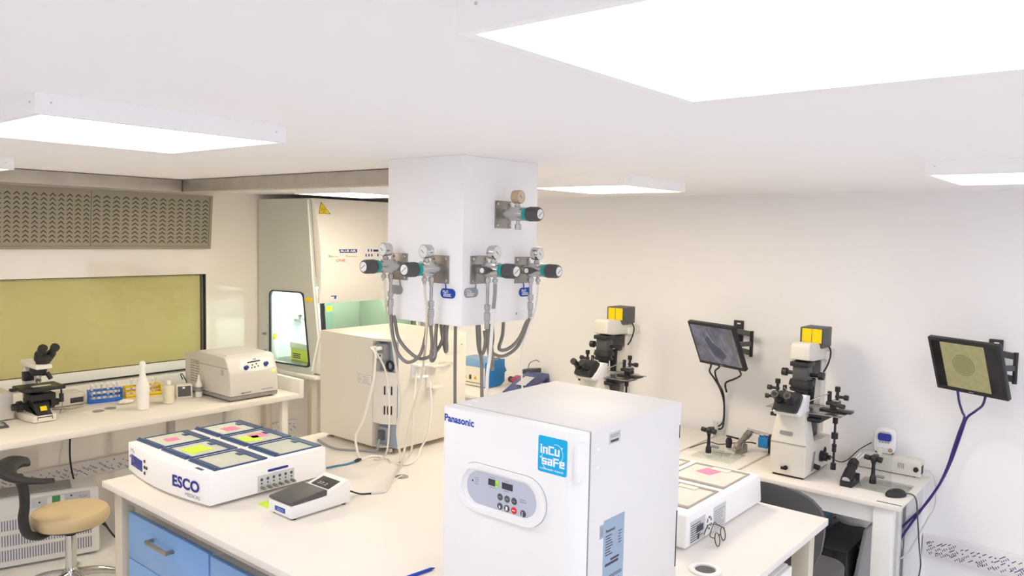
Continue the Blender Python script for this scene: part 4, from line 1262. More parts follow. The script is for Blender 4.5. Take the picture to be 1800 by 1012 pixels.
MB().box((.005, -.0625, .018), (.085, -.059, .052), .001).build('display', M_lcdoff, t)
for x in (-.08, .08):
    MB().lathe([(.008, 0), (.008, .006)], (x, -.04, 0), seg=12).build('foot', M_rubber, t)
tag(MB().tube([(1.90, 5.30, ZB + .006), (1.98, 5.26, ZB + .006), (2.06, 5.275, ZB + .006), (2.09, 5.285, ZB + .016), (2.085, 5.30, ZB + .02)], .0045).build('cable', M_alu), 'silvery cord lying in front of the cream supply box', 'cable')


def tube_rack(name_label, cx, cy, m, rz, L, depth, cols, h=.085):
    t = thing('test_tube_rack', name_label, 'test tube rack', (cx, cy, ZB), rz)
    a, d = L / 2, depth / 2
    for x in (-a, a - .006):
        b = MB()
        b.box((x, -d, 0), (x + .006, d, h), .002)
        b.build('end_plate', m, t)
    for z, nm in ((h - .006, 'top_shelf'), (h * .52, 'middle_shelf')):
        b = MB()
        b.box((-a + .006, -d, z), (a - .006, -d + .010, z + .005))
        b.box((-a + .006, d - .010, z), (a - .006, d, z + .005))
        b.box((-a + .006, -.005, z), (a - .006, .005, z + .005))
        px = (L - .012) / cols
        for i in range(cols + 1):
            x = -a + .006 + px * i
            b.box((max(x - .003, -a + .006), -d, z), (min(x + .003, a - .006), d, z + .005))
        b.build(nm, m, t)
    MB().box((-a + .006, -d, 0), (a - .006, d, .006)).build('bottom_shelf', m, t)
    MB().box((-a + .006, -d - .0015, h * .15), (a - .006, -d + .0015, h * .34)).build('front_strip', m, t)
    return t, L, depth, cols, px


def put_tubes(rk, spots, lab, grp, first=[None]):
    t, L, depth, cols, px = rk
    base = t.matrix_basis if False else Matrix.Translation(t.location) @ Matrix.Rotation(t.rotation_euler.z, 4, 'Z')
    for i, r_ in spots:
        p = base @ Vector((-L / 2 + .006 + px * (i + .5), (-.25 + .5 * r_) * depth, .0065))
        if first[0] is None:
            o = thing('test_tube', lab, 'test tube', p, 0, grp)
            MB().lathe([(.003, 0), (.0065, .004), (.0065, .106), (.0055, .106), (.0055, .108)], seg=14).build('tube', M_tubeglass, o)
            MB().lathe([(.0075, .1085), (.0075, .120), (.006, .122)], seg=14).build('cap', M_printw, o)
            first[0] = o
        else:
            o = copy_tree(first[0])
            o.location = p
        o['label'] = lab
        o['group'] = grp


rk = tube_rack('blue test tube rack standing on the wall bench next to the yellow rack', 2.235, 5.335, M_rblue, R(-12), .205, .072, 6)
put_tubes(rk, [(0, 0), (0, 1), (1, 1), (2, 1), (3, 0), (3, 1), (4, 0), (5, 1)], 'clear capped test tube standing in the blue rack', 'test tubes in the blue rack')
rk = tube_rack('yellow test tube rack half hidden behind the white long-neck bottle', 2.485, 5.345, M_yel, R(-7), .235, .072, 7, .078)
put_tubes(rk, [(1, 1), (2, 0), (4, 1), (5, 0), (6, 1)], 'clear capped test tube standing in the yellow rack', 'test tubes in the yellow rack')

t = thing('wash_bottle', 'tall white long-neck bottle on the wall bench before the yellow rack', 'bottle', (2.303, 4.945, ZB))
MB().lathe([(.028, 0), (.037, .004), (.038, .10), (.041, .125), (.041, .150), (.036, .17), (.024, .20), (.016, .235), (.015, .27)], seg=30).build('body', M_bottle, t)
MB().lathe([(.019, .2705), (.020, .285), (.018, .300), (.010, .310)], seg=22).build('cap', M_bottle, t)
t = thing('dropper_bottle', 'short cream bottle with a thin spout right of the long-neck bottle', 'bottle', (2.50, 5.0, ZB))
MB().lathe([(.030, 0), (.036, .004), (.036, .105), (.034, .112), (.014, .122), (.014, .128)], seg=26).build('body', M_bottle2, t)
MB().lathe([(.016, .1285), (.016, .150), (.009, .153)], seg=20).build('cap', M_bottle, t)
MB().tube([(0, 0, .152), (.002, .0, .185), (-.01, .0, .198), (-.03, .0, .196)], .0025).build('spout', M_tubew, t)
t = thing('display_unit', 'small square device with a dark screen between cream bottle and centrifuge', 'device', (2.655, 5.10, ZB), R(-18))
MB().prism([(-.035, 0), (.04, 0), (.04, .092), (-.020, .092)], YZ, -.052, .052, .005).build('housing', M_offw, t)
MB().prism([(-.0335, .014), (-.0215, .083), (-.020, .083), (-.032, .014)], YZ, -.042, .042).build('screen', M_dgrey, t, smooth=False)
MB().box((-.012, -.0295, .066), (.004, -.0255, .079), rot=(R(-10), 0, 0)).build('indicator', M_printw, t)
tag(MB().tube([(2.70, 5.16, ZB + .03), (2.75, 5.22, ZB + .05), (2.775, 5.34, ZB + .11), (2.80, 5.42, ZB + .10), (2.82, 5.43, ZB + .06)], .0035).build('cable', M_black), 'black cable from the small screen device to behind the centrifuge', 'cable')
t = thing('reagent_bottle', 'small white pointed bottle touching the left side of the centrifuge', 'bottle', (2.735, 5.045, ZB))
MB().lathe([(.018, 0), (.022, .003), (.022, .09), (.010, .118), (.008, .120)], seg=22).build('body', M_bottle, t)
MB().lathe([(.010, .1205), (.008, .14), (.004, .157)], seg=18).build('nozzle', M_bottle, t)
MB().lathe([(.0224, .04), (.0226, .041), (.0226, .072), (.0224, .073)], seg=22).build('label', M_mgrey, t)
tag(MB().prism([(-.13, -.06), (.11, -.085), (.135, .055), (-.03, .085), (-.12, .05)], XY, .0002, .0012).xform(Matrix.Translation((2.13, 5.08, ZB))).build('paper_sheet', M_tissue), 'white paper sheet with two grey discs on the wall bench', 'paper')
for (x, y), lab in (((2.085, 5.075), 'grey disc on the paper sheet, the one nearer the microscope'), ((2.17, 5.105), 'grey disc on the paper sheet, the one nearer the long-neck bottle')):
    tag(MB().lathe([(.034, .0014), (.034, .004), (.030, .0055)], (x, y, ZB), seg=24).build('dish_lid', M_mgrey), lab, 'dish')
b = MB()
b.ball((0, 0, 0), .04, (1.3, .8, .38), 18, 10)
for v in b.bm.verts:
    k = math.sin(v.co.x * 160) * math.cos(v.co.y * 140 + v.co.z * 90)
    v.co *= 1 + .14 * k
tag(b.xform(Matrix.Translation((2.30, 5.18, ZB + .0155))).build('tissue', M_tissue), 'crumpled white tissue in front of the blue test tube rack', 'tissue')

# centrifuge
t = thing('centrifuge', 'grey benchtop centrifuge with a sloping control panel, right end of the wall bench', 'centrifuge', (2.965, 4.72, ZB))
a, D = .185, .60
MB().prism([(.012, .010), (D - .02, .010), (D - .01, .036), (.0, .036)], YZ, -a + .004, a - .004, .004).build('base', M_cengrey, t)
hs = MB().prism([(-.002, .037), (D, .037), (D, .270), (.42, .305), (.085, .300), (.055, .285), (.010, .190)], YZ, -a, a, .010, 3).build('housing', M_cen, t)
MB().prism([(.45, .3035), (.10, .3045), (.095, .3005), (.45, .2995)], YZ, -a + .03, a - .03).build('lid', M_cen, hs, smooth=False)
MB().box((-a - .001, .03, .222), (-a + .001, .47, .2265)).build('lid_seam', M_cengrey, hs)
cn = Vector((0, -.095, .045)).normalized() * -1
ct = Vector((0, .045, .095)).normalized()
cnn = Vector((0, -.095, .045)).normalized()


def CP(u, v, w_):            # on the sloping control panel; v measured up the slope
    p = Vector((0, .010, .190)) + ct * v + cnn * w_
    return (u, p.y, p.z)


pp = MB().prism([(-.105, .030), (-.06, .010), (.0, .003), (.10, .006), (.165, .02), (.16, .095), (-.085, .092)], CP, -.001, .0012).build('control_panel', M_lwhite, hs, smooth=False)
for u, v in ((-.055, .032), (.10, .043)):
    MB().loft([(CP(u, v, .001), .0165), (CP(u, v, .004), .0165), (CP(u, v, .005), .014), (CP(u, v, .022), .0125)], 20).build('dial_knob', M_navy, pp)
MB().prism([(-.035, .062), (.065, .068), (.065, .078), (-.035, .072)], CP, .001, .002).build('display', M_lcdoff, pp, smooth=False)
MB().prism(rrect(.012, .083, .038, .092, .0044, 4), CP, .001, .0022).build('badge', M_bbluet, pp, smooth=False)
b = MB()
for u, v in ((-.012, .028), (.012, .030), (.040, .035), (-.002, .047), (.030, .052)):
    b.cyl(CP(u, v, .0005), CP(u, v, .004), .0055, seg=12)
b.build('button', M_dgrey, pp)
MB().prism([(.135, -.004), (.16, -.004), (.16, .010), (.135, .010)], lambda u, v, w_: (u, .0075 - w_, .176 + v), -.002, .003).build('indicator', M_led, hs, smooth=False)
text('lettering', 'eppendorf', (-.105, -.0027, .052), (1, 0, 0), (0, 0, 1), .010, M_print, hs, width=.075, bold=.02)
lines('lettering', XZ, -.0024, .05, .14, (.060,), .005, M_printg, hs, 0)
b = MB()
for i in range(9):
    for k in range(2):
        b.box((-a - .0012, .40 + k * .065, .085 + i * .018), (-a + .001, .455 + k * .065, .093 + i * .018))
for i in range(5):
    b.box((-a - .0012, .08, .175 + i * .008), (-a + .001, .115, .179 + i * .008))
b.build('vent_slots', M_cengrey, hs, smooth=False)
for x in (-.15, .15):
    for y in (.05, .52):
        MB().lathe([(.015, 0), (.015, .011)], (x, y, 0), seg=12).build('foot', M_rubber, t)

# ------------------------------------------------------------------ floor things on the left
t = thing('lab_stool', 'round beige stool with a black wrap-around back on a chrome star base', 'stool', (1.655, 4.40, 0))
MB().lathe([(.150, .425), (.178, .432), (.190, .455), (.190, .480), (.178, .500), (.10, .508)], seg=40).build('seat', M_beige, t)
MB().lathe([(.14, .412), (.14, .4245)], seg=30).build('seat_plate', M_dgrey, t)
MB().loft([((0, 0, .411), .018), ((0, 0, .375), .018)], 18).build('piston', M_chrome, t)
MB().loft([((0, 0, .38), .024), ((0, 0, .365), .027)], 18).build('piston_collar', M_black, t)
MB().loft([((0, 0, .364), .026), ((0, 0, .185), .028), ((0, 0, .16), .045), ((0, 0, .12), .05)], 24).build('column', M_chrome, t)
for k in range(5):
    an = R(72 * k + 205)
    d_ = Vector((math.cos(an), math.sin(an), 0))
    lg = MB().tube([d_ * .03 + Vector((0, 0, .150)), d_ * .14 + Vector((0, 0, .135)), d_ * .275 + Vector((0, 0, .085))], [.024, .021, .015], seg=12).build('leg', M_chrome, t)
    n_ = Vector((-d_.y, d_.x, 0))
    q = d_ * .275 + Vector((0, 0, .025))
    MB().cyl(q - n_ * .018, q + n_ * .018, .025, seg=18).cyl(q + Vector((0, 0, .02)), q + Vector((0, 0, .065)), .007, seg=8).build('caster', M_black, lg)
MB().tube([(-.12, -.03, .417), (-.17, -.045, .415), (-.222, -.05, .445), (-.240, -.05, .52), (-.232, -.05, .60), (-.238, -.05, .69), (-.262, -.05, .75)], [.03, .034, .038, .036, .034, .037, .040], seg=12, flat=.6).build('back_stem', M_black, t)
MB().tube([(-.135, -.165, .727), (-.19, -.15, .732), (-.26, -.11, .745), (-.300, -.04, .765), (-.285, .03, .785), (-.225, .085, .79), (-.165, .10, .775)], [.022, .026, .034, .046, .052, .046, .034], seg=14, flat=.55).build('backrest', M_black, t)

t = thing('air_purifier', 'white floor air purifier with louvred grille and green indicator under the wall bench', 'air purifier', (1.69, 5.025, 0), R(-17))
MB().box((-.36, 0, .012), (.345, .23, .425), .016, seg=3).build('housing', M_white, t)
MB().box((-.34, .03, .4255), (.20, .19, .436), .004).build('outlet', M_mgrey, t)
cp = MB().box((-.01, -.003, .345), (.295, .003, .405), .002).build('control_panel', M_lgrey, t)
MB().box((.07, -.0045, .350), (.16, -.002, .402)).build('indicator_window', M_lwhite, cp)
MB().box((.095, -.0055, .350), (.137, -.0038, .402)).build('indicator', mat('indicator_green', (.07, .28, .10), .4), cp)
b = MB()
for u, v in ((.03, .375), (.195, .390), (.20, .362)):
    b.cyl((u, -.005, v), (u, -.001, v), .006, seg=12)
b.build('button', M_dgrey, cp)
lines('caption', XZ, -.0032, .235, .285, (.37, .378), .003, M_printg, cp, .2)
MB().box((-.32, -.002, .34), (-.27, .002, .372), .001).build('badge', M_bblue, t)
for v in (.06, .16, .245):
    MB().box((-.31, -.004, v - .012 + .075), (.31, .001, v + .0 + .073), .001).build('grille_bar', M_white, t)
b = MB()
for r_ in range(3):
    for i in range(44):
        x = -.30 + i * .0138
        b.box((x, -.0012, .052 + r_ * .088), (x + .006, .0, .118 + r_ * .088))
b.build('grille_slots', mat('slot_blue_grey', (.22, .23, .33), .6), t, smooth=False)
for x in (-.3, .29):
    MB().box((x - .03, .04, 0), (x + .03, .2, .0125)).build('foot', M_dgrey, t)
for pts, lab in (([(2.05, 4.97, .20), (2.10, 4.96, .10), (2.16, 4.98, .03), (2.25, 5.05, .01)], 'black cable looping down at the right end of the air purifier'), ([(2.10, 5.56, .62), (2.08, 5.50, .40), (2.12, 5.40, .15), (2.22, 5.30, .01)], 'black cable hanging by the wall behind the island leg')):
    tag(MB().tube(pts, .006).build('cable', M_black), lab, 'cable')

# ------------------------------------------------------------------ tables along the right wall
ZR, ZM, ZL = .766, .776, .783


def side_table(label, y0, y1, z, legs, apron=True, name='microscope_table', x0=3.965, x1=4.615):
    t = thing(name, label, 'table', (0, 0, 0))
    MB().box((x0, y0, z - .022), (x1, y1, z), .003).build('tabletop', M_lam, t)
    if apron:
        for xa in (x0 + .035, x1 - .06):
            MB().box((xa, y0 + .055, z - .112), (xa + .018, y1 - .02, z - .0225), .002).build('apron', M_white, t)
    for x, y in legs:
        MB().box((x, y, 0), (x + .07, y + .088, z - .0225), .003).build('leg', M_white, t)
    return t


side_table('white table under the right-hand inverted microscope, at the right wall', .876, 1.684, ZR, ((3.98, .908), (4.53, .998), (3.98, 1.59), (4.53, 1.59)))
t = side_table('narrow white table section between the two inverted microscopes, with joystick and chrome screw', 1.688, 2.078, ZM, ((3.98, 1.80), (4.53, 1.80)))
t = side_table('white table under the left-hand inverted microscope, behind the front incubator', 2.082, 3.25, ZL, ((3.98, 2.10), (4.53, 2.10), (3.98, 3.15), (4.53, 3.15)))
side_table('white corner bench with the blue and cream device and the navy tray', 3.30, 4.72, .88, ((4.03, 3.31), (4.53, 3.31), (4.03, 4.6), (4.53, 4.6)), name='corner_bench', x0=4.0, x1=4.66)


def inverted_microscope(label, loc):
    """local: -x is the front, y across, z up from the table"""
    t = thing('inverted_microscope', label, 'microscope', loc, 0, 'inverted microscopes on the right wall tables')
    P = MB().prism([(.0, .012), (.415, .012), (.40, .175), (.13, .185), (.115, .37), (.012, .37), (.002, .19)], XZ, -.095, .095, .008)
    for v in P.bm.verts:             # the front column tapers upwards
        if v.co.z > .19:
            v.co.y *= 1 - .32 * (v.co.z - .19) / .18
    body = P.build('stand', M_offw, t)
    MB().box((.02, -.08, 0), (.40, .08, .0125)).build('base_pad', M_black, t)
    MB().box((-.002, -.093, .181), (.06, .093, .1835)).build('joint_line', M_mgrey, body)
    MB().prism(rrect(-.022, .226, .045, .246, .006, 3), YZ, -.0025 + .0015, .006).build('badge', M_mgrey, body)
    MB().loft([((.002, .005, .052), .012), ((-.012, .005, .052), .012)], 16).box((-.016, .003, .042), (-.011, .028, .058), .003).build('front_knob', M_black, t)
    # light path block and nosepiece in the opening behind the column
    MB().box((.125, -.055, .187), (.285, .055, .30), .004).build('nosepiece_block', M_black, t)
    b = MB()
    for dx, dy, hh in ((0, 0, .355), (.035, .02, .33), (-.028, .024, .33), (.02, -.032, .33)):
        b.loft([((.19 + dx, dy, .30), .014), ((.19 + dx, dy, hh - .012), .014), ((.19 + dx * .8, dy * .8, hh), .008)], 14)
    b.build('objectives', M_black, t)
    # coarse and fine focus on the near side
    f = MB().loft([((.24, -.094, .085), .030), ((.24, -.108, .085), .030), ((.24, -.108, .085), .024), ((.24, -.130, .085), .023), ((.24, -.130, .085), .013), ((.24, -.148, .085), .012)], 24).build('focus_knob', M_black, t)
    MB().loft([((.14, -.094, .05), .014), ((.14, -.125, .045), .014)], 16).build('side_knob', M_black, t)
    MB().prism([(.30, .05), (.285, .11), (.30, .125), (.315, .11)], XZ, -.103, -.094, .002).build('lever', M_black, t)
    MB().prism([(.09, .03), (.13, .03), (.15, .13), (.12, .13)], XZ, -.0965, -.0945).build('side_recess', M_mgrey, t, smooth=False)
    # observation head
    h = MB().prism([(-.035, .335), (.10, .345), (.115, .43), (.06, .44), (-.06, .355)], XZ, -.068, .068, .006).build('head', M_gloss, t)
    e0 = MB().prism([(-.090, .372), (-.030, .345), (.045, .435), (.0, .462), (-.06, .435)], XZ, -.060, .060, .012).build('binocular_tube', M_black, h)
    ex = Vector((-.70, 0, .42)).normalized()
    for s_ in (-1, 1):
        p = Vector((-.045, s_ * .032, .410))
        e = MB().loft([(p, .024), (p + ex * .045, .022), (p + ex * .05, .0175), (p + ex * .085, .0165), (p + ex * .086, .0205), (p + ex * .102, .020)], 18).build('eyepiece', M_black, h)
        MB().loft([(p + ex * .1015, .012), (p + ex * .1025, .012)], 14).build('lens', M_rubber, e)
    # stage
    MB().box((.06, -.14, .302), (.36, .125, .322), .004).build('stage', M_black, t)
    MB().box((.06, -.24, .345), (.30, .15, .349), .001).build('stage_plate', M_alu, t)
    MB().box((.09, -.17, .3225), (.34, .13, .3445), .004).build('stage_carrier', M_dgrey, t)
    b = MB().box((.16, -.262, .351), (.22, -.10, .360), .002)
    b.build('stage_arm', M_black, t)
    # hanging stage handle
    b = MB().cyl((.13, -.196, .335), (.13, -.196, .06), .006, seg=10)
    for z0, z1, r_ in ((.22, .25, .017), (.175, .19, .012), (.055, .09, .014), (.30, .335, .013), (.15, .172, .011)):
        b.cyl((.13, -.196, z0), (.13, -.196, z1), r_, seg=14)
    b.build('stage_handle', M_black, t)
    # illumination pillar, lamp house and camera box
    MB().prism([(.355, .175), (.435, .175), (.455, .62), (.37, .62)], XZ, -.04, .04, .006).build('pillar', M_offw, t)
    MB().prism([(.115, .612), (.20, .600), (.48, .59), (.50, .605), (.50, .650), (.30, .662), (.275, .692), (.135, .705), (.118, .69)], XZ, -.052, .052, .010).build('lamp_house', M_offw, t)
    MB().prism([(.36, .59), (.51, .585), (.51, .64), (.36, .64)], XZ, -.062, .062, .006).build('lamp_bracket', M_offw, t)
    c = MB().box((.285, -.062, .6625), (.435, .062, .772), .004).build('lamp_box', M_dgrey, t)
    MB().box((.283, -.056, .690), (.286, .050, .766)).build('yellow_panel', M_yel2, c)
    MB().box((.2815, -.004, .690), (.2835, -.002, .766)).build('panel_seam', M_print, c)
    MB().tube([(.40, -.060, .665), (.42, -.066, .63), (.41, -.062, .58), (.40, -.050, .54), (.385, -.042, .52)], .0045).build('lamp_cable', M_black, t)
    # condenser hanging under the lamp arm
    MB().box((.115, -.05, .575), (.22, .05, .60), .004).build('condenser_mount', M_black, t)
    MB().box((.13, -.040, .495), (.21, .040, .575), .005).build('field_lens', M_dgrey, t)
    MB().box((.21, -.035, .51), (.36, .035, .588), .006).build('condenser_arm', M_black, t)
    for s_ in (-1, 1):
        MB().loft([((.18, s_ * .036, .53), .011), ((.18, s_ * .085, .53), .011), ((.18, s_ * .085, .53), .022), ((.18, s_ * .112, .53), .021)], 20).build('condenser_knob', M_black, t)
    MB().loft([((.165, 0, .50), .060), ((.165, 0, .478), .066), ((.165, 0, .472), .066), ((.165, 0, .470), .055), ((.165, 0, .455), .055), ((.165, 0, .453), .062), ((.165, 0, .442), .058)], 26).build('condenser_turret', M_black, t)
    MB().loft([((.165, 0, .442), .034), ((.165, 0, .40), .033), ((.165, 0, .395), .026)], 20).build('condenser_lens', M_black, t)
    MB().loft([((.25, -.02, .50), .026), ((.25, -.02, .36), .020)], 16).build('condenser_stem', M_black, t)
    # micromanipulators either side
    for s_ in (-1, 1):
        y = s_ * (.115 if s_ > 0 else .165)
        m_ = MB()
        m_.box((.15, y - .03, .385), (.22, y + .03, .405), .004).box((.17, y - .014, .345), (.20, y + .014, .388), .003)
        m_.cyl((.18, y - s_ * .02, .40), (.18, y - s_ * .02, .455), .011, seg=14)
        m_.loft([((.18, y + s_ * .02, .40), .008), ((.18, y + s_ * .02, .46), .008), ((.18, y + s_ * .02, .46), .014), ((.18, y + s_ * .02, .485), .014)], 14)
        m_.loft([((.18, y + s_ * .01, .432), .008), ((.18, y + s_ * .055, .432), .008), ((.18, y + s_ * .055, .432), .014), ((.18, y + s_ * .075, .432), .014)], 14)
        m_.loft([((.155, y + s_ * .0, .394), .008), ((.135, y + s_ * .05, .392), .008), ((.135, y + s_ * .05, .392), .013), ((.132, y + s_ * .07, .392), .013)], 14)
        m_ = m_.build('micromanipulator', M_black, t)
        MB().cyl((.17, y - s_ * .02, .445), (.13, s_ * .012, .372), .003, seg=8).build('needle_holder', M_chrome, m_)
        MB().box((.16, y - .028, .4055), (.21, y + .0, .416), .002).build('slide_block', M_alu, m_)
    return t


inverted_microscope('inverted microscope at the right wall with its whole stand in view, yellow panel on top', (4.057, 1.45, ZR))
inverted_microscope('inverted microscope showing only its upper half above the front incubator', (4.057, 2.715, ZL))

# wall monitors on folding arms


def monitor(label, c, yaw, tilt, scr, kind, wy, wz, ey):
    t = thing('wall_monitor', label, 'monitor', c, 0, 'wall monitors by the microscopes')
    n = Vector((-math.cos(yaw), -math.sin(yaw), 0))
    rt = Vector((math.sin(yaw), -math.cos(yaw), 0))
    u = math.cos(tilt) * Vector((0, 0, 1)) + math.sin(tilt) * n
    nn = rt.cross(u)
    M = Matrix((rt, u, nn)).transposed().to_4x4()
    w_, h_ = .3645, .288
    MB().box((-w_ / 2, -h_ / 2, -.028), (w_ / 2, h_ / 2, 0), .004).xform(M).build('casing', M_black, t)
    MB().box((-w_ / 2 + .06, -h_ / 2 + .05, -.05), (w_ / 2 - .06, h_ / 2 - .05, -.027), .01).xform(M).build('rear_cover', M_black, t)
    sx0, sx1 = (-w_ / 2 + .016, w_ / 2 - .016)
    s_ = MB().box((sx0, -h_ / 2 + .022, -.001), (sx1, h_ / 2 - .016, .0008)).xform(M).build('screen', M_blackg if kind == 'olive' else scr, t)
    if kind == 'olive':
        MB().box((-.118, -h_ / 2 + .024, .0006), (.106, h_ / 2 - .018, .0014)).xform(M).build('screen_image', scr, s_)
        e = [(-.012 + .055 * math.cos(R(a)), .012 + .056 * math.sin(R(a))) for a in range(0, 360, 10)]
        e2 = [(-.012 + (.0525) * math.cos(R(a)), .012 + .0535 * math.sin(R(a))) for a in range(0, 360, 10)]
        e3 = [(-.012 + .0505 * math.cos(R(a)), .012 + .0515 * math.sin(R(a))) for a in range(0, 360, 10)]
        MB().ring(e, e2, XY, .0012, .0022).xform(M).build('cell_outline', emis('scr_dark', (.09, .08, .03)), s_, smooth=False)
        MB().ring(e2, e3, XY, .0012, .0022).xform(M).build('cell_rim', emis('scr_light', (.56, .51, .28)), s_, smooth=False)
        MB().prism(e3, XY, .0012, .0020).xform(M).build('cell', mat('scr_cell', (.02, .02, .02), .3, emit=(.33, .30, .13), estr=1.0), s_, smooth=False)
    else:
        def blob(pts, nm, col, z):
            MB().prism(pts, XY, .0006, z).xform(M).build(nm, emis('scr_' + nm, col), s_, smooth=False)
        blob([(-.05, .06), (-.075, .03), (-.03, -.07), (.03, -.095), (.07, -.06), (.03, -.01), (.0, .0), (-.03, .05)], 'screen_dark_area', (.075, .08, .12), .0012)  # dark area of the displayed image
        blob([(-.045, .075), (-.04, .08), (-.008, .02), (-.012, .012)], 'screen_streak', (.36, .34, .40), .0016)
        blob([(-.01, -.02), (.035, -.03), (.045, -.075), (.0, -.06)], 'screen_patch', (.055, .075, .11), .0018)
        blob([(.105, .12), (.14, .12), (.15, -.115), (.135, -.118)], 'screen_band', (.15, .16, .15), .0014)
    MB().box((-.012, -h_ / 2 + .007, -.0005), (.012, -h_ / 2 + .012, .0006)).xform(M).build('badge', M_mgrey, t)
    # folding arm (root-local coordinates)
    cc = Vector(c)
    L = lambda x, y, z: Vector((x, y, z)) - cc
    wp = Vector((XW - .002, wy, wz))
    b = MB().box(L(XW - .012, wp.y - .032, wp.z - .075), L(XW - .0005, wp.y + .032, wp.z + .075), .004)
    wpo = b.build('wall_plate', M_black, t)
    MB().box(L(XW - .0135, wp.y - .014, wp.z + .052), L(XW - .011, wp.y + .008, wp.z + .060)).build('slot', M_printw, wpo)
    el = Vector((XW - .10, ey, wp.z - .035))
    b = MB()
    b.cyl(el + Vector((0, 0, -.095)) - cc, el + Vector((0, 0, .062)) - cc, .011, seg=16)
    b.build('elbow_joint', M_black, t)

    def bar(p, q, z0, z1, nm):
        d = (q - p)
        d.z = 0
        a = math.atan2(d.y, d.x)
        m_ = (p + q) / 2 - cc
        return MB().box((-d.length / 2, -.008, z0), (d.length / 2, .008, z1), .002).xform(Matrix.Translation((m_.x, m_.y, 0)) @ Matrix.Rotation(a, 4, 'Z')).build(nm, M_dgrey, t)
    ze = el.z - cc.z
    bar(Vector((XW - .012, wp.y, 0)), el, ze + .026, ze + .058, 'arm')
    bar(Vector((XW - .012, wp.y, 0)), el, ze - .088, ze - .056, 'arm')
    bk = cc + (-.05) * nn
    bar(el, bk, ze - .030, ze - .002, 'arm')
    MB().box((-.05, -.05, -.058), (.05, .05, -.0505), .002).xform(M).build('mount_plate', M_black, t)
    return t


monitor('wall monitor showing a round cell on an olive field, rightmost', (4.36, .700, 1.408), -.42, .36, M_scrO, 'olive', .622, 1.455, .522)
monitor('wall monitor showing a blurred lilac image, between the two microscopes', (4.335, 2.005, 1.378), -.33, .43, M_scrL, 'lilac', 2.008, 1.432, 1.882)
for pts, lab, m in (([(4.395, .738, 1.285), (4.44, .735, 1.22), (4.50, .728, 1.16), (4.56, .728, 1.12), (4.60, .755, 1.03), (4.62, .78, .93), (4.62, .80, .84), (4.61, .835, .73), (4.60, .90, .60), (4.60, 1.00, .40), (4.60, 1.05, .25), (4.58, 1.12, .01)], 'purple cable from the bottom of the olive monitor, the lower strand at the table end', M_purple),
                    ([(4.425, .620, 1.285), (4.46, .635, 1.22), (4.53, .675, 1.17), (4.57, .718, 1.12), (4.605, .742, 1.04), (4.625, .770, .93), (4.625, .795, .84), (4.615, .83, .74), (4.60, .888, .62), (4.60, .95, .53), (4.60, 1.03, .43), (4.58, 1.15, .35), (4.60, 1.3, .2), (4.60, 1.4, .01)], 'purple cable from under the right part of the olive monitor, the upper strand below', M_purple),
                    ([(4.385, 2.052, 1.262), (4.395, 2.058, 1.24), (4.44, 2.085, 1.20), (4.52, 2.085, 1.14), (4.60, 2.080, 1.06), (4.625, 2.066, .97), (4.63, 2.070, .83), (4.63, 2.11, .802)], 'black cable running down the wall from the lilac monitor, left strand', M_black),
                    ([(4.395, 2.006, 1.262), (4.41, 2.012, 1.24), (4.46, 2.06, 1.20), (4.54, 2.074, 1.12), (4.612, 2.072, 1.05), (4.638, 2.072, .97), (4.64, 2.078, .85), (4.635, 2.14, .802)], 'black cable running down the wall from the lilac monitor, right strand', M_black),
                    ([(4.43, 1.905, 1.262), (4.445, 1.90, 1.235), (4.52, 1.92, 1.19), (4.58, 1.985, 1.15), (4.61, 2.055, 1.11), (4.63, 2.055, 1.05)], 'short black cable curving under the lilac monitor', M_black)):
    tag(MB().tube(pts, .0062 if m is M_purple else .0058).build('cable', m), lab, 'cable')


def joystick(label, x, y, z):
    t = thing('joystick_unit', label, 'joystick', (x, y, z), 0, 'hanging joysticks on clear stands')
    MB().box((-.06, -.16, 0), (.16, .08, .006), .002).build('base_plate', M_acryl, t)
    MB().box((.045, -.075, .0062), (.053, .0, .20), .001).build('clear_plate', M_acryl, t)
    MB().box((.053, -.02, .11), (.075, .0, .19), .003).build('rear_block', M_offw, t)
    MB().loft([((0, 0, .022), .016), ((0, 0, .03), .0175), ((0, 0, .055), .015), ((0, 0, .062), .0105), ((0, 0, .115), .0085), ((0, 0, .135), .012)], 18).build('stick', M_blackg, t)
    b = MB().ball((0, 0, .15), .020).cyl((0, .02, .15), (0, .045, .153), .013, seg=14).cyl((0, -.02, .15), (0, -.04, .147), .015, seg=14).box((-.0, -.012, .14), (.045, .012, .165), .003)
    b.build('stick_head', M_black, t)
    MB().box((.03, -.045, .045), (.046, .0, .06), .003).build('clamp', M_mgrey, t)
    return t


joystick('black joystick on a clear stand just right of the front incubator', 4.10, 1.915, ZM)
joystick('black joystick on a clear stand in front of the cream box with the timer', 4.20, 1.06, ZR)
t = thing('fine_screw', 'chrome micrometer screw on a block between the left joystick and the blue unit', 'micrometer', (4.30, 1.81, ZM + .0005))
d_ = Vector((.9, -.12, .42)).normalized()
c_ = Vector((0, 0, .062))
MB().prism([(-.03, 0), (.055, 0), (.05, .045), (.0, .065), (-.02, .05)], XZ, -.022, .022, .004).build('block', M_steel, t)
MB().loft([(c_ - d_ * .075, .014), (c_ - d_ * .055, .016), (c_ - d_ * .045, .022), (c_ - d_ * .03, .022), (c_ - d_ * .03, .017), (c_ + d_ * .06, .017), (c_ + d_ * .06, .021), (c_ + d_ * .10, .021)], 20).build('barrel', M_steel, t)
MB().loft([(c_ - d_ * .085, .009), (c_ - d_ * .075, .012)], 16).build('tip', M_chrome, t)
MB().cyl((.02, .02, .075), (.0, .09, .085), .005, seg=10).loft([((.03, .085, .01), .016), ((.03, .085, .05), .02), ((.03, .085, .07), .012)], 16).build('side_screw', M_black, t)
t = thing('valve_unit', 'blue valve block with a chrome cylinder, left of the right-hand inverted microscope', 'valve', (4.42, 1.715, ZM))
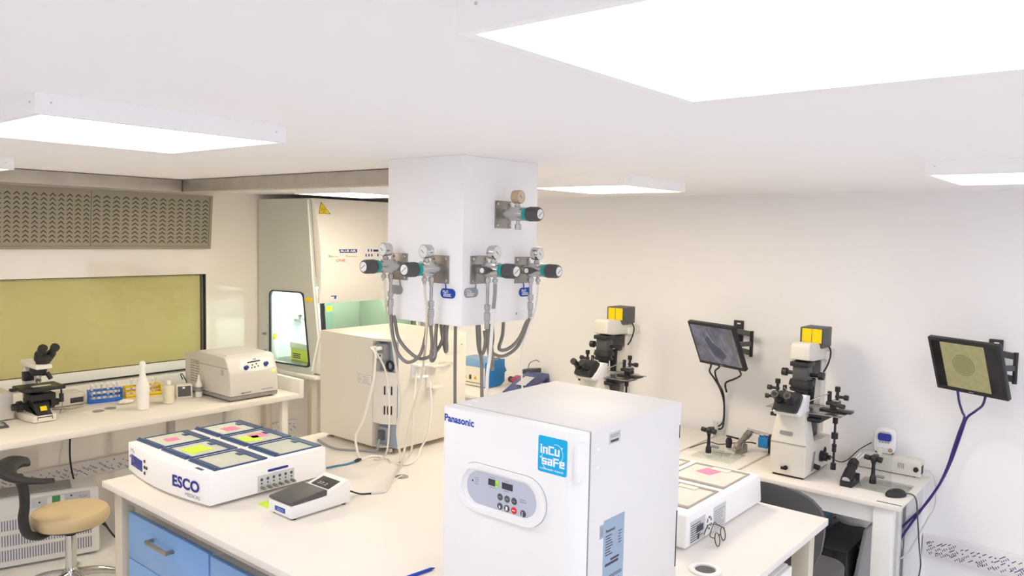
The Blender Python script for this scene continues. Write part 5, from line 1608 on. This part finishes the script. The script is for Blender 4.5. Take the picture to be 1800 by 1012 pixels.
MB().box((-.03, -.028, .028), (.03, .03, .09), .006).build('block', M_bblue, t)
MB().box((-.02, -.050, .0), (.03, -.028, .11), .003).build('bracket', M_black, t)
MB().cyl((-.02, .10, .118), (.01, -.05, .098), .011, seg=16).cyl((-.008, .03, .105), (-.003, .005, .1), .014, seg=16).build('cylinder', M_chrome, t)
tag(MB().tube([(4.16, 2.06, ZM + .010), (4.28, 2.0, ZM + .032), (4.32, 1.95, ZM + .02), (4.38, 1.88, ZM + .03), (4.40, 1.80, ZM + .045), (4.40, 1.76, ZM + .045)], [.0035, .0035, .0035, .0035, .0035, .006]).build('cable', M_dgrey), 'dark cable along the narrow table section to the blue valve block', 'cable')

t = thing('air_injector', 'black barrel injector with a white end label, in front of the right joystick', 'injector', (4.16, 1.165, ZR))
d_ = Vector((.80, 0, .42)).normalized()
c_ = Vector((0, 0, .062))
MB().prism([(-.05, 0), (.09, 0), (.09, .045), (.075, .05), (.07, .02), (.02, .02), (.0, .045), (-.05, .03)], XZ, -.03, .03, .003).build('base', M_black, t)
MB().loft([(c_ - d_ * .055, .026), (c_ + d_ * .02, .026), (c_ + d_ * .02, .023), (c_ + d_ * .05, .023), (c_ + d_ * .05, .026), (c_ + d_ * .09, .025), (c_ + d_ * .105, .014)], 24).build('barrel', M_black, t)
MB().loft([(c_ - d_ * .0565, .019), (c_ - d_ * .055, .019)], 22).build('end_label', M_lgrey, t)
b = MB()
b.cyl(c_ + d_ * .10 + Vector((0, .006, 0)), c_ + d_ * .17 + Vector((0, -.012, .0)), .003, seg=8).cyl(c_ + d_ * .10 + Vector((0, -.006, 0)), c_ + d_ * .17 + Vector((0, -.034, .0)), .003, seg=8)
b.build('tubing', M_printw, t)

t = thing('lamp_supply', 'long cream supply box with vents against the wall at the right table end', 'power supply', (4.545, 1.10, ZR))
MB().prism([(-.19, .004), (.18, .004), (.18, .088), (-.19, .092)], YZ, -.012, .062, .005).build('housing', M_offw, t)
k = MB().loft([((-.012, -.168, .045), .013), ((-.026, -.168, .045), .012)], 16).build('dial_knob', M_black, t)
MB().box((.0, -.192, .02), (.04, -.1895, .065), .001).build('rear_panel', M_black, t)
b = MB()
for y0 in (-.108, .03):
    for i in range(4):
        b.box((-.0135, y0 + i * .009, .038), (-.011, y0 + i * .009 + .004, .066))
b.build('vent_slots', M_mgrey, t, smooth=False)
for x in (.0, .05):
    for y in (-.16, .15):
        MB().lathe([(.006, 0), (.006, .005)], (x, y, 0), seg=10).build('foot', M_rubber, t)
t = thing('digital_timer', 'rounded white timer with a blue display standing on the cream supply box', 'timer', (4.585, 1.105, ZR + .0925), R(4))
MB().prism(rrect(-.053, 0, .053, .138, .030, 6), YZ, -.018, .018, .008).build('housing', M_gloss, t)
fr = MB().prism(rrect(-.042, .058, .042, .122, .031, 7), YZ, -.0205, -.017).build('face_ring', M_lgrey, t)
MB().prism(rrect(-.034, .070, .034, .112, .014, 5), YZ, -.0225, -.020).build('display', M_lcd, fr)
b = MB()
for i in range(4):
    b.cyl((-.0225, .024 - i * .015, .062), (-.019, .024 - i * .015, .062), .0042, seg=10)
b.build('button', M_mgrey, fr)
MB().loft([((-.0175, -.032, .022), .012), ((-.0225, -.032, .022), .0115)], 18).build('start_button', mat('button_tan', (.50, .32, .26), .4), t)
MB().box((-.014, -.045, -.0005), (.014, .045, .004)).build('stand', M_dgrey, t)
tag(MB().tube([(4.50, 1.42, ZR + .10), (4.51, 1.37, ZR + .04), (4.51, 1.33, ZR + .015), (4.50, 1.28, ZR + .03), (4.515, 1.22, ZR + .10), (4.55, 1.165, ZR + .145)], .0028).build('cable', M_black), 'thin black cable from the timer to the right-hand inverted microscope', 'cable')
t = thing('computer_mouse', 'black computer mouse at the right front corner of the microscope table', 'mouse', (4.14, .935, ZR), R(-35))
b = MB().ball((0, 0, 0), .05, (1.15, .66, .62), 24, 14)
for v in b.bm.verts:
    v.co.z = max(v.co.z, -.006) + .0062
b.build('shell', M_black, t)
MB().cyl((-.025, 0, .026), (-.025, 0, .034), .004, seg=10).build('wheel', M_mgrey, t)
tag(MB().tube([(4.18, .905, ZR + .01), (4.20, .875, ZR + .006), (4.20, .855, ZR - .02), (4.20, .845, ZR - .10), (4.22, .835, .52), (4.23, .825, .42), (4.22, .83, .33), (4.22, .82, .2), (4.24, .84, .01)], .0035).build('mouse_cable', M_dgrey), 'thin dark mouse cable hanging over the table end to the floor', 'cable')
tag(MB().tube([(4.60, .905, ZR + .03), (4.61, .88, ZR + .03), (4.62, .855, ZR - .02), (4.61, .845, .62), (4.58, .87, .55), (4.57, .91, .45), (4.57, .96, .33), (4.57, 1.02, .25), (4.57, 1.05, .01)], .0042).build('cable', M_cabw), 'pale grey cable hanging from the cream supply box beside the purple cables', 'cable')
lt = thing('edge_label', 'strip of small dark lettering at the front edge of the right table, by the mouse', 'label', (3.995, .93, ZR))
lines('letters', lambda u, v, w_: (v, u, w_), .0006, .055, -.055, (-.004,), .010, M_print, lt, 0)

# under the right table
t = thing('computer_tower', 'black computer tower standing under the right table', 'computer', (4.07, 1.21, 0))
MB().box((0, -.085, .012), (.42, .09, .45), .006).build('case', M_black, t)
MB().box((-.006, -.08, .03), (.001, .085, .44), .004).build('front_panel', M_blackg, t)
MB().box((-.008, -.045, .342), (-.005, .02, .348)).box((-.008, -.025, .375), (-.005, .015, .378)).build('drive_slot', M_mgrey, t)
b = MB()
for i in range(4):
    b.cyl((-.008, .035, .245 + i * .02), (-.005, .035, .245 + i * .02), .005, seg=10)
    b.cyl((-.008, -.035, .245 + i * .02), (-.005, -.035, .245 + i * .02), .004, seg=10)
b.build('ports', M_lgrey, t)
for y in (-.07, .07):
    MB().box((.03, y - .01, 0), (.39, y + .01, .0125)).build('foot', M_rubber, t)
t = thing('film_board', 'tilted grey board with printed film leaning beside the computer tower', 'board', (4.30, 1.062, 0))
MB().prism([(.065, .0), (.045, .30), (.005, .57), (-.01, .57), (.025, .30), (.045, 0)], YZ, -.19, .14, .004).build('board', M_mgrey, t)
b = MB()
for i in range(40):
    z = random.uniform(.05, .50)
    x = random.uniform(-.17, .12)
    b.box((x - .005, .030 - (z - .3) * .11 + .015, z), (x + .005, .0335 - (z - .3) * .11 + .015 + .004, z + random.choice((.006, .014))))
b.build('film_print', M_film, t, smooth=False)
t = thing('round_pad', 'round pad wrapped in white printed film behind the computer tower', 'stool', (4.56, 1.235, 0))
MB().lathe([(.085, .415), (.095, .43), (.095, .465), (.085, .48)], seg=30).build('pad', M_lwhite, t)
MB().cyl((0, 0, .02), (0, 0, .4145), .02, seg=14).lathe([(.09, 0), (.09, .012), (.03, .02)], seg=24).build('stem', M_chrome, t)
b = film_print(MB(), XY, .4805, -.07, .07, -.05, .05, 12)
b.build('film_print', M_film, t, smooth=False)
t = thing('storage_box', 'teal storage box in the shade under the right table', 'box', (4.36, 1.445, 0))
MB().box((-.10, -.10, 0), (.16, .12, .56), .006).build('body', mat('box_teal', (.13, .27, .35), .5), t)
MB().box((-.11, -.11, .5605), (.17, .13, .60), .006).build('lid', mat('box_teal', (.13, .27, .35), .5), t)
# office chair between island and microscope table
t = thing('office_chair', 'dark office chair with a rounded back, tucked behind the right end of the island', 'chair', (3.48, 1.27, 0))
rows = []
for z, hw in ((.60, .17), (.625, .205), (.68, .225), (.76, .235), (.82, .233), (.87, .215), (.905, .180), (.930, .130), (.943, .075), (.948, .02)):
    f_ = [(-.155 + .035 * abs(z - .76) + .9 * (hw * u) ** 2, hw * u) for u in [k / 6 - 1 for k in range(13)]]
    th = .035 if z < .94 else .02
    rows.append([(x, y, z) for x, y in f_] + [(x + th, y * .985, z - .004) for x, y in reversed(f_)])
b = MB()
V = [[b.bm.verts.new(p) for p in r_] for r_ in rows]
for r0, r1_ in zip(V, V[1:]):
    for i in range(len(r0)):
        j = (i + 1) % len(r0)
        b.bm.faces.new((r0[i], r0[j], r1_[j], r1_[i]))
b.bm.faces.new(list(reversed(V[0])))
b.bm.faces.new(V[-1])
bmesh.ops.recalc_face_normals(b.bm, faces=b.bm.faces)
b.build('backrest', M_dgrey, t)
MB().prism(rrect(-.11, -.23, .32, .23, .09), XY, .44, .51, .02, 3).build('seat', M_dgrey, t)
MB().tube([(.02, 0, .43), (-.13, 0, .44), (-.15, 0, .55), (-.125, 0, .70)], .022, flat=.6).build('back_bar', M_black, t)
MB().cyl((.10, 0, .10), (.10, 0, .44), .028, seg=18).build('column', M_black, t)
for k in range(5):
    a = R(72 * k + 10)
    p = Vector((.10 + .26 * math.cos(a), .26 * math.sin(a), .07))
    lg = MB().tube([(.10, 0, .11), ((.10 + p.x) / 2, p.y / 2, .10), p], [.024, .02, .015]).build('leg', M_black, t)
    n_ = Vector((-math.sin(a), math.cos(a), 0))
    q = Vector((p.x, p.y, .026))
    MB().cyl(q - n_ * .018, q + n_ * .018, .026, seg=16).build('caster', M_black, lg)

# ------------------------------------------------------------------ white lidded warmer at the right end of the island
t = thing('benchtop_incubator', 'white bench incubator with beige lid frames behind the front incubator, right end of the island', 'incubator', (2.495, 1.238, ZI))
L_, W_, H_ = .690, .60, .131
MB().prism([(0, .010), (L_, .010), (L_ - .022, H_), (0.004, H_)], XZ, 0, W_, .008, 3).build('housing', M_gloss, t)
for c in range(2):
    for r_ in range(2):
        x0, y0 = .072 + c * .302, .032 + r_ * .275
        lx, ly = .26, .245
        lid = MB().ring([(x0, y0), (x0 + lx, y0), (x0 + lx, y0 + ly), (x0, y0 + ly)], [(x0 + .022, y0 + .008), (x0 + lx - .022, y0 + .008), (x0 + lx - .022, y0 + ly - .008), (x0 + .022, y0 + ly - .008)], XY, H_ - .001, H_ + .004).build('lid', mat('lid_taupe', (.42, .38, .33), .35, metal=.3), t, smooth=False)
        MB().box((x0 + .021, y0 + .007, H_ - .002), (x0 + lx - .021, y0 + ly - .007, H_ + .0025)).build('lid_glass', M_glass_lid2, lid)
        MB().box((x0 + lx - .055, y0 + ly * .30, H_ + .0024), (x0 + lx - .020, y0 + ly * .34 + .07, H_ + .0065), .001).build('latch', M_offw, lid)
s_ = MB().box((-.04, -.036, 0), (.04, .036, .0008)).xform(Matrix.Translation((2.495 + .545, 1.238 + .178, ZI + H_ + .0027)) @ Matrix.Rotation(R(-12), 4, 'Z')).build('sticky_note', M_pink)
tag(s_, 'pink sticky note on the bench incubator at the right end of the island', 'sticky note')
for x0, x1, z0, z1 in ((.030, .150, .018, .100), (.222, .328, .012, .105)):
    l = MB().box((x0, -.0012, z0), (x1, .001, z1)).build('label', M_lgrey, t)
    lines('label_print', XZ, -.0013, x0 + .006, x1 - .006, [z0 + .006 + .0085 * k for k in range(int((z1 - z0 - .012) / .0085))], .003, M_print if x0 < .1 else M_printg, l, .5)
    if x0 < .1:
        MB().box((x0 + .05, -.0016, z0 + .03), (x0 + .105, -.0008, z0 + .055)).box((x0 + .06, -.0016, z0 + .004), (x0 + .075, -.0008, z0 + .024)).build('label_block', M_print, l)
b = MB()
for k in range(6):
    a = R(60 * k + 12)
    a2 = R(60 * k + 48)
    q = [(.186 + r_ * math.cos(an), .058 + r_ * 1.25 * math.sin(an)) for r_, an in ((.021, a), (.021, a2), (.015, a2), (.015, a))]
    b.prism(q, XZ, -.0012, .001)
b.build('fan_vent', M_print, t, smooth=False)
for x in (.05, L_ - .06):
    for y in (.05, W_ - .05):
        MB().lathe([(.014, 0), (.014, .0105)], (x, y, 0), seg=12).build('foot', M_rubber, t)
# spectacles
t = thing('eyeglasses', 'brown spectacles with thin temples resting on the island against the right incubator', 'eyeglasses', (2.655, 1.185, ZI), R(8))
for s_ in (-1, 1):
    cx = s_ * .034
    pts = [(cx + .025 * math.cos(R(a)), -.004 + .006 * math.sin(R(a)), .027 + .0225 * math.sin(R(a))) for a in range(0, 360, 24)]
    rm = MB().tube(pts, .0021, seg=8, closed=True, n=2).build('rim', M_tort, t)
    MB().prism([(p[0], p[2]) for p in pts], lambda u, v, w_: (u, w_ - .004 + (v - .027) * .26, v), -.0004, .0004).build('lens', M_acryl, rm, smooth=False)
    MB().tube([(s_ * .060, -.002, .040), (s_ * .062, .012, .042), (s_ * .050, .022 + .004 * s_, .05), (s_ * -.02, .030 + .005 * s_, .068), (s_ * -.06, .032 + .005 * s_, .045)], .0019, seg=8).build('temple', M_tort, t)
MB().tube([(-.010, -.003, .033), (0, -.003, .037), (.010, -.003, .033)], .0020, seg=8).build('bridge', M_tort, t)

# ------------------------------------------------------------------ things on the corner bench
t = thing('pump_unit', 'cream and blue device with two yellow warning triangles on the corner bench', 'device', (4.25, 3.745, .88))
dp, wd, ht = .20, .30, .195
MB().prism([(0, .008), (0, ht - .045), (.012, ht - .006), (.03, ht), (dp - .02, ht), (dp, ht - .02), (dp, .008)], XZ, .010, wd - .02, .003).build('housing', mat('device_cream', (.80, .76, .66), .4), t)
MB().prism([(-.003, .004), (-.003, ht - .005), (.03, ht + .004), (dp + .01, ht + .004), (dp + .012, ht - .05), (dp + .035, ht - .085), (dp + .012, ht - .10), (dp + .012, .03), (dp - .03, .004)], XZ, 0, .0105, .002).build('end_panel', M_bblue, t)
MB().prism([(-.002, ht - .045), (.010, ht - .003), (.03, ht + .005), (dp, ht + .005), (dp, ht + .001), (.031, ht + .001), (.0135, ht - .006), (.001, ht - .046)], XZ, .011, wd - .01, .001).build('top_cover', M_bbluet, t)
for y in (.105, .205):
    q = MB().prism([(y - .017, .055), (y + .017, .055), (y, .088)], YZ, -.0012, .001).build('warning_sign', M_yel, t, smooth=False)
    MB().prism([(y - .002, .060), (y + .002, .060), (y + .003, .075), (y - .003, .075)], YZ, -.002, -.001).build('symbol', M_print, q, smooth=False)
MB().box((-.002, .145, .053), (.001, .168, .085), .001).build('switch', M_print, t)
MB().box((-.0015, .02, .028), (.001, wd - .03, .032)).build('seam', M_print, t)
MB().tube([(.05, .005, ht + .005), (.07, -.012, ht + .018), (.13, -.012, ht + .02), (.15, .005, ht + .005)], .006).build('handle', M_steel, t)
for x in (.02, dp - .03):
    for y in (.03, wd - .04):
        MB().lathe([(.01, 0), (.01, .0085)], (x, y, 0), seg=10).build('foot', M_rubber, t)
t = thing('flask', 'tilted flask of pink liquid on the corner bench between blue device and navy tray', 'flask', (4.45, 3.60, .88), R(-20))
ax = Vector((.1, .75, .22)).normalized()
MB().loft([((0, -.06, .052), .040), ((0, -.05, .050), .046), ((0, .02, .048), .046), ((0, .075, .046), .022), ((0, .09, .046), .018)], 22).build('body', M_rose, t)
MB().loft([((0, .0905, .046), .023), ((0, .12, .046), .023)], 18).build('cap', M_dgrey, t)
t = thing('instrument_tray', 'navy tray with a see-through pocket on the corner bench, its end raised', 'tray', (4.30, 3.46, .88), R(10))
MB().prism([(-.13, .0), (.14, .045), (.29, .075), (.315, .03), (.335, .035), (.315, .105), (.22, .125), (.0, .070), (-.14, .030), (-.15, .0)], XZ, -.07, .07, .006).build('body', M_tray, t)
MB().prism([(-.03, .072), (.11, .108), (.11, .104), (-.03, .0665)], XZ, -.055, .02).build('pocket', M_lgrey, t, smooth=False)
b = MB()
for i in range(10):
    for k in range(2):
        b.box((-.12 + i * .014, -.0712, .012 + k * .012 + i * .0018), (-.115 + i * .014, -.0700, .016 + k * .012 + i * .0018))
b.build('holes', M_print, t, smooth=False)
t = thing('cable_adapter', 'small dark adapter with a wire behind the pink flask on the corner bench', 'adapter', (4.56, 3.56, .88))
MB().box((-.05, -.05, .10), (.05, .07, .135), .006, rot=(R(-8), 0, 0)).build('body', M_dgrey, t)
MB().box((-.03, -.04, 0), (.03, .05, .101), .004).build('stand', M_offw, t)
MB().tube([(.0, .04, .135), (.01, .03, .175), (.02, -.02, .20), (.02, -.05, .19)], .003).build('wire', M_dgrey, t)
